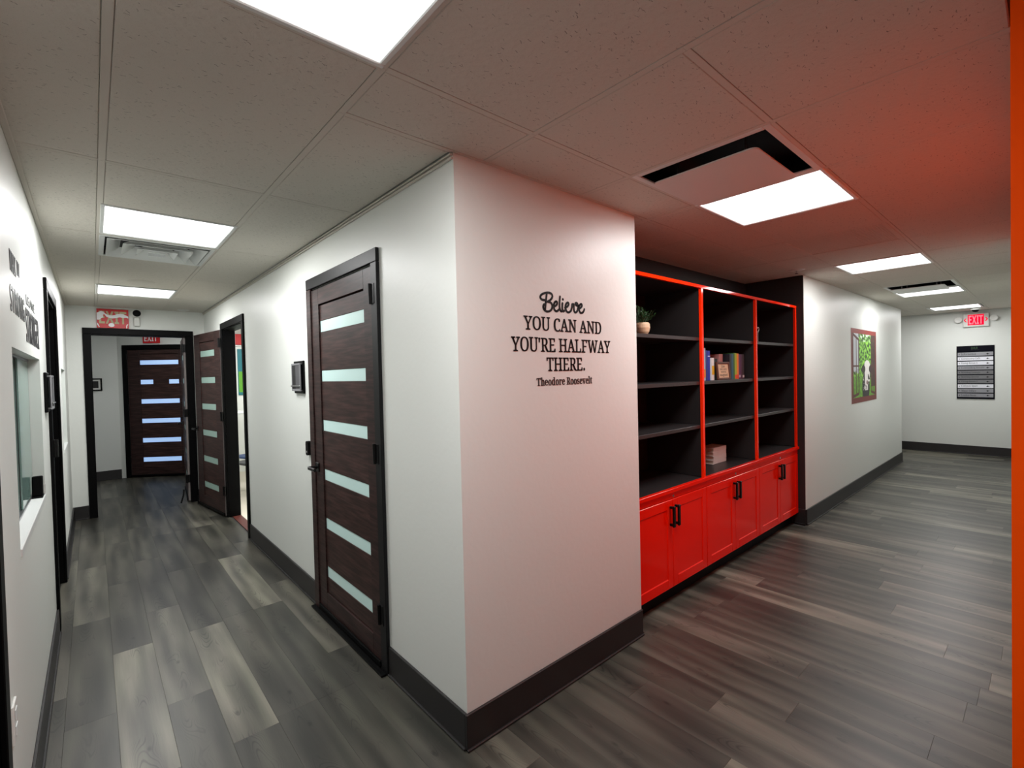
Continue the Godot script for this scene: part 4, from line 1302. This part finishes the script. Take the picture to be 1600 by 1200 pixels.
	# emergency lamp beside it
	t = thing("emergency_lamp", Vector3(-0.692, 2.225, END_Z), 0.0, "white emergency lamp with round black lens beside the exit sign", "emergency lamp")
	put("body", bx(Vector3(-0.032, 0.0, 0.0005), Vector3(0.032, 0.11, 0.045), 0.012), M["white plastic"], t)
	st = begin()
	var lx := Transform3D(Basis(Vector3.RIGHT, PI / 2), Vector3(0, 0.155, 0.035))
	lathe(st, [Vector2(0, -0.03), Vector2(0.03, -0.03), Vector2(0.046, 0.0), Vector2(0.048, 0.025), Vector2(0.040, 0.026), Vector2(0.0, 0.0265)], 24, lx)
	put("lamp_head", done(st), M["white plastic"], t)
	st = begin()
	lathe(st, [Vector2(0.040, 0.0268), Vector2(0.03, 0.031), Vector2(0, 0.033)], 24, lx)
	put("lens", done(st), M["black"], t)
	# exit sign inside the lobby
	var d := Vector3(0.803, 0, 0.596).normalized()
	t = thing("exit_sign", Vector3(-0.745, 2.19, -8.39) + d * 0.466 + Vector3(-0.0055, 0, 0.0075), atan2(-d.z, d.x), "small red exit sign glimpsed through the doorway above the far door", "exit sign")
	put("red_plate", bx(Vector3(-0.126, 0, -0.016), Vector3(0.126, 0.15, 0.012), 0.002), M["exit red"], t)
	lettering("letters", "EXIT", "Droid Sans", true, M["white film"], t, Vector2(-0.10, 0.03), Vector2(0.10, 0.13), 0.0122, 0.0015)
	# picture in the lobby
	t = thing("picture_frame", Vector3(-1.085, 1.535, -8.42), 0.0, "small black picture with white mat in the lobby", "picture")
	st = begin()
	for s in [-1.0, 1.0]:
		box(st, Vector3(minf(s * 0.085, s * 0.065), -0.1, 0.0005), Vector3(maxf(s * 0.085, s * 0.065), 0.1, 0.02), 0.003)
		box(st, Vector3(-0.065, minf(s * 0.1, s * 0.08), 0.0005), Vector3(0.065, maxf(s * 0.1, s * 0.08), 0.02), 0.003)
	put("frame", done(st), M["black"], t)
	put("mat_board", bx(Vector3(-0.0645, -0.0795, 0.0005), Vector3(0.0645, 0.0795, 0.008)), M["white plastic"], t)
	put("picture", bx(Vector3(-0.045, -0.055, 0.0082), Vector3(0.04, 0.055, 0.0095)), M["vinyl black"], t)
	# door signs, reader, plates
	slider_sign(Vector3(0, 1.557, -1.955), -PI / 2, "black framed door sign left of the closed brown door")
	slider_sign(Vector3(LEFT_X, 1.50, -2.30), PI / 2, "black framed door sign edge-on beside the black door on the left wall")
	t = thing("card_reader", Vector3(0, 1.066, -1.805), -PI / 2, "small black card reader on the wall by the brown door handle", "card reader")
	st = begin()
	prism(st, round_rect(0.046, 0.098, 0.016), 0.0005, 0.022)
	put("body", done(st), M["black"], t)
	put("indicator", bx(Vector3(-0.003, -0.03, 0.0222), Vector3(0.003, -0.018, 0.0232)), M["white film"], t)
	t = thing("wall_outlet", Vector3(LEFT_X, 0.54, -0.46), PI / 2, "white outlet plate low on the left wall", "outlet")
	put("plate", bx(Vector3(-0.036, -0.058, 0.0005), Vector3(0.036, 0.058, 0.007), 0.003), M["white plastic"], t)
	for s in [-1.0, 1.0]: put("socket", bx(Vector3(-0.017, s * 0.024 - 0.014, 0.0072), Vector3(0.017, s * 0.024 + 0.014, 0.0095), 0.002), M["white enamel"], t)
	# things on the reception ledge
	t = thing("ledge_terminal", Vector3(-1.347, 0.9615, -1.90), 0.0, "small black box standing on the white reception ledge", "terminal")
	st = begin()
	var bs := Transform3D(Basis(Vector3.RIGHT, Vector3(0.0, 1, -0.12).normalized(), Vector3(0, 0.12, 1).normalized()), Vector3.ZERO)
	box(st, Vector3(-0.019, 0.004, -0.03), Vector3(0.021, 0.108, 0.02), 0.004, bs)
	box(st, Vector3(-0.021, 0.0, -0.05), Vector3(0.023, 0.006, 0.045), 0.002)
	put("body", done(st), M["black"], t)
	t = thing("card_holder", Vector3(-1.334, 0.9615, -1.965), 0.0, "tiny clear card holder at the far end of the reception ledge", "card holder")
	st = begin()
	box(st, Vector3(-0.012, 0, -0.02), Vector3(0.014, 0.004, 0.012), 0.001)
	box(st, Vector3(-0.012, 0.004, -0.02), Vector3(0.014, 0.05, -0.017), 0.001)
	box(st, Vector3(-0.012, 0.004, 0.009), Vector3(0.014, 0.02, 0.012), 0.001)
	put("tray", done(st), M["white plastic"], t)

# ---------------------------------------------------------------- the sliver of room behind the open doorway
func build_side_room() -> void:
	var st := begin()
	box(st, Vector3(0.1205, 0, -7.62), Vector3(2.3, CEIL + 0.06, -7.5))
	box(st, Vector3(2.3, 0, -7.5), Vector3(2.42, CEIL + 0.06, -3.0))
	box(st, Vector3(0.1205, 0, -3.12), Vector3(2.2995, CEIL + 0.06, -3.0))
	struct("wall_room", st, M["wall paint"], "pale walls of the side room behind the open doorway", "wall")
	st = begin()
	box(st, Vector3(0.1, -0.0075, -7.5), Vector3(2.3, 0.0, -3.12))
	struct("floor_room", st, M["page"], "pale floor of the side room behind the open doorway", "floor")
	var t := thing("red_cabinet", Vector3(0.82, 2.15, -7.49), 0.0, "red board glimpsed high in the side room", "board")
	put("panel", bx(Vector3(-0.3, 0, 0), Vector3(0.3, 0.18, 0.05), 0.006), M["red board"], t)
	put("rail", bx(Vector3(-0.3, -0.025, 0), Vector3(0.3, -0.001, 0.03), 0.004), M["white enamel"], t)
	t = thing("teal_banner", Vector3(0.80, 1.30, -7.495), 0.0, "teal and green wall banner glimpsed in the side room", "banner")
	put("print", bx(Vector3(-0.07, 0, 0), Vector3(0.07, 0.78, 0.01), 0.002), M["teal print"], t)
	put("green_patch", bx(Vector3(-0.06, 0.05, 0.0102), Vector3(0.06, 0.4, 0.012), 0.0005), M["leaf bright"], t)
	t = thing("side_table", Vector3(0.66, 0, -6.75), 0.0, "white table glimpsed in the side room", "table")
	put("table_top", bx(Vector3(-0.3, 1.04, -0.3), Vector3(0.3, 1.07, 0.3), 0.004), M["white enamel"], t)
	for s in [Vector2(-1, -1), Vector2(1, -1), Vector2(1, 1), Vector2(-1, 1)]:
		var l := begin()
		tube(l, [Vector3(s.x * 0.26, 0.001, s.y * 0.26), Vector3(s.x * 0.26, 1.0395, s.y * 0.26)], 0.016, 10)
		put("leg", done(l), M["white enamel"], t)
	t = thing("spiky_plant", Vector3(0.72, 1.071, -6.70), 0.0, "bright green spiky plant glimpsed in the side room", "plant")
	st = begin()
	lathe(st, [Vector2(0, 0), Vector2(0.04, 0), Vector2(0.055, 0.1), Vector2(0.048, 0.1), Vector2(0, 0.09)], 20)
	put("pot", done(st), M["white plastic"], t)
	var r := RandomNumberGenerator.new()
	r.seed = 4
	for k in 18:
		var a := TAU * k / 18.0
		st = begin()
		var dir := Vector3(cos(a), 0, sin(a))
		var side := Vector3(-sin(a), 0, cos(a)) * 0.011
		var lean := r.randf_range(0.04, 0.16)
		var h := r.randf_range(0.25, 0.40)
		var p := Vector3(0, 0.095, 0)
		for j in 4:
			var f0 := j / 4.0
			var f1 := (j + 1) / 4.0
			var A := p + dir * lean * f0 * f0 + Vector3(0, h * f0, 0)
			var B := p + dir * lean * f1 * f1 + Vector3(0, h * f1, 0)
			quad(st, A - side * (1 - f0 * 0.9), A + side * (1 - f0 * 0.9), B + side * (1 - f1 * 0.9), B - side * (1 - f1 * 0.9), dir)
		put("leaf", done(st), M["leaf bright"], t)
	var seat := func(at: Vector3, m: Material, label: String, h: float):
		var c := thing("chair", at, 0.3, label, "chair")
		put("seat", bx(Vector3(-0.21, 0.44, -0.21), Vector3(0.21, 0.47, 0.21), 0.012), m, c)
		var b := begin()
		for k in 8:
			var a0 := -0.9 + 1.8 * k / 8.0
			var a1 := -0.9 + 1.8 * (k + 1) / 8.0
			for e in [0.24, 0.26]:
				quad(b, Vector3(sin(a0) * e, 0.5, -0.02 + cos(a0) * e), Vector3(sin(a1) * e, 0.5, -0.02 + cos(a1) * e), Vector3(sin(a1) * e, h, 0.0 + cos(a1) * e), Vector3(sin(a0) * e, h, 0.0 + cos(a0) * e), Vector3(sin(a0), 0, cos(a0)) * (1 if e > 0.25 else -1))
			quad(b, Vector3(sin(a0) * 0.24, h, cos(a0) * 0.24), Vector3(sin(a1) * 0.24, h, cos(a1) * 0.24), Vector3(sin(a1) * 0.26, h, cos(a1) * 0.26), Vector3(sin(a0) * 0.26, h, cos(a0) * 0.26), Vector3.UP)
		tube(b, [Vector3(0, 0.455, 0.2), Vector3(0, 0.6, 0.235)], 0.012, 8)
		put("backrest", done(b), m, c)
		for s in [Vector2(-1, -1), Vector2(1, -1), Vector2(1, 1), Vector2(-1, 1)]:
			var l := begin()
			tube(l, [Vector3(s.x * 0.21, 0.001, s.y * 0.21), Vector3(s.x * 0.16, 0.4395, s.y * 0.16)], 0.012, 8)
			put("leg", done(l), M["chrome"], c)
	seat.call(Vector3(0.50, 0.001, -5.45), M["vinyl grey"], "dark grey chair just inside the side room", 0.74)
	seat.call(Vector3(0.62, 0.001, -6.05), M["chair blue"], "blue chair deeper in the side room", 1.02)
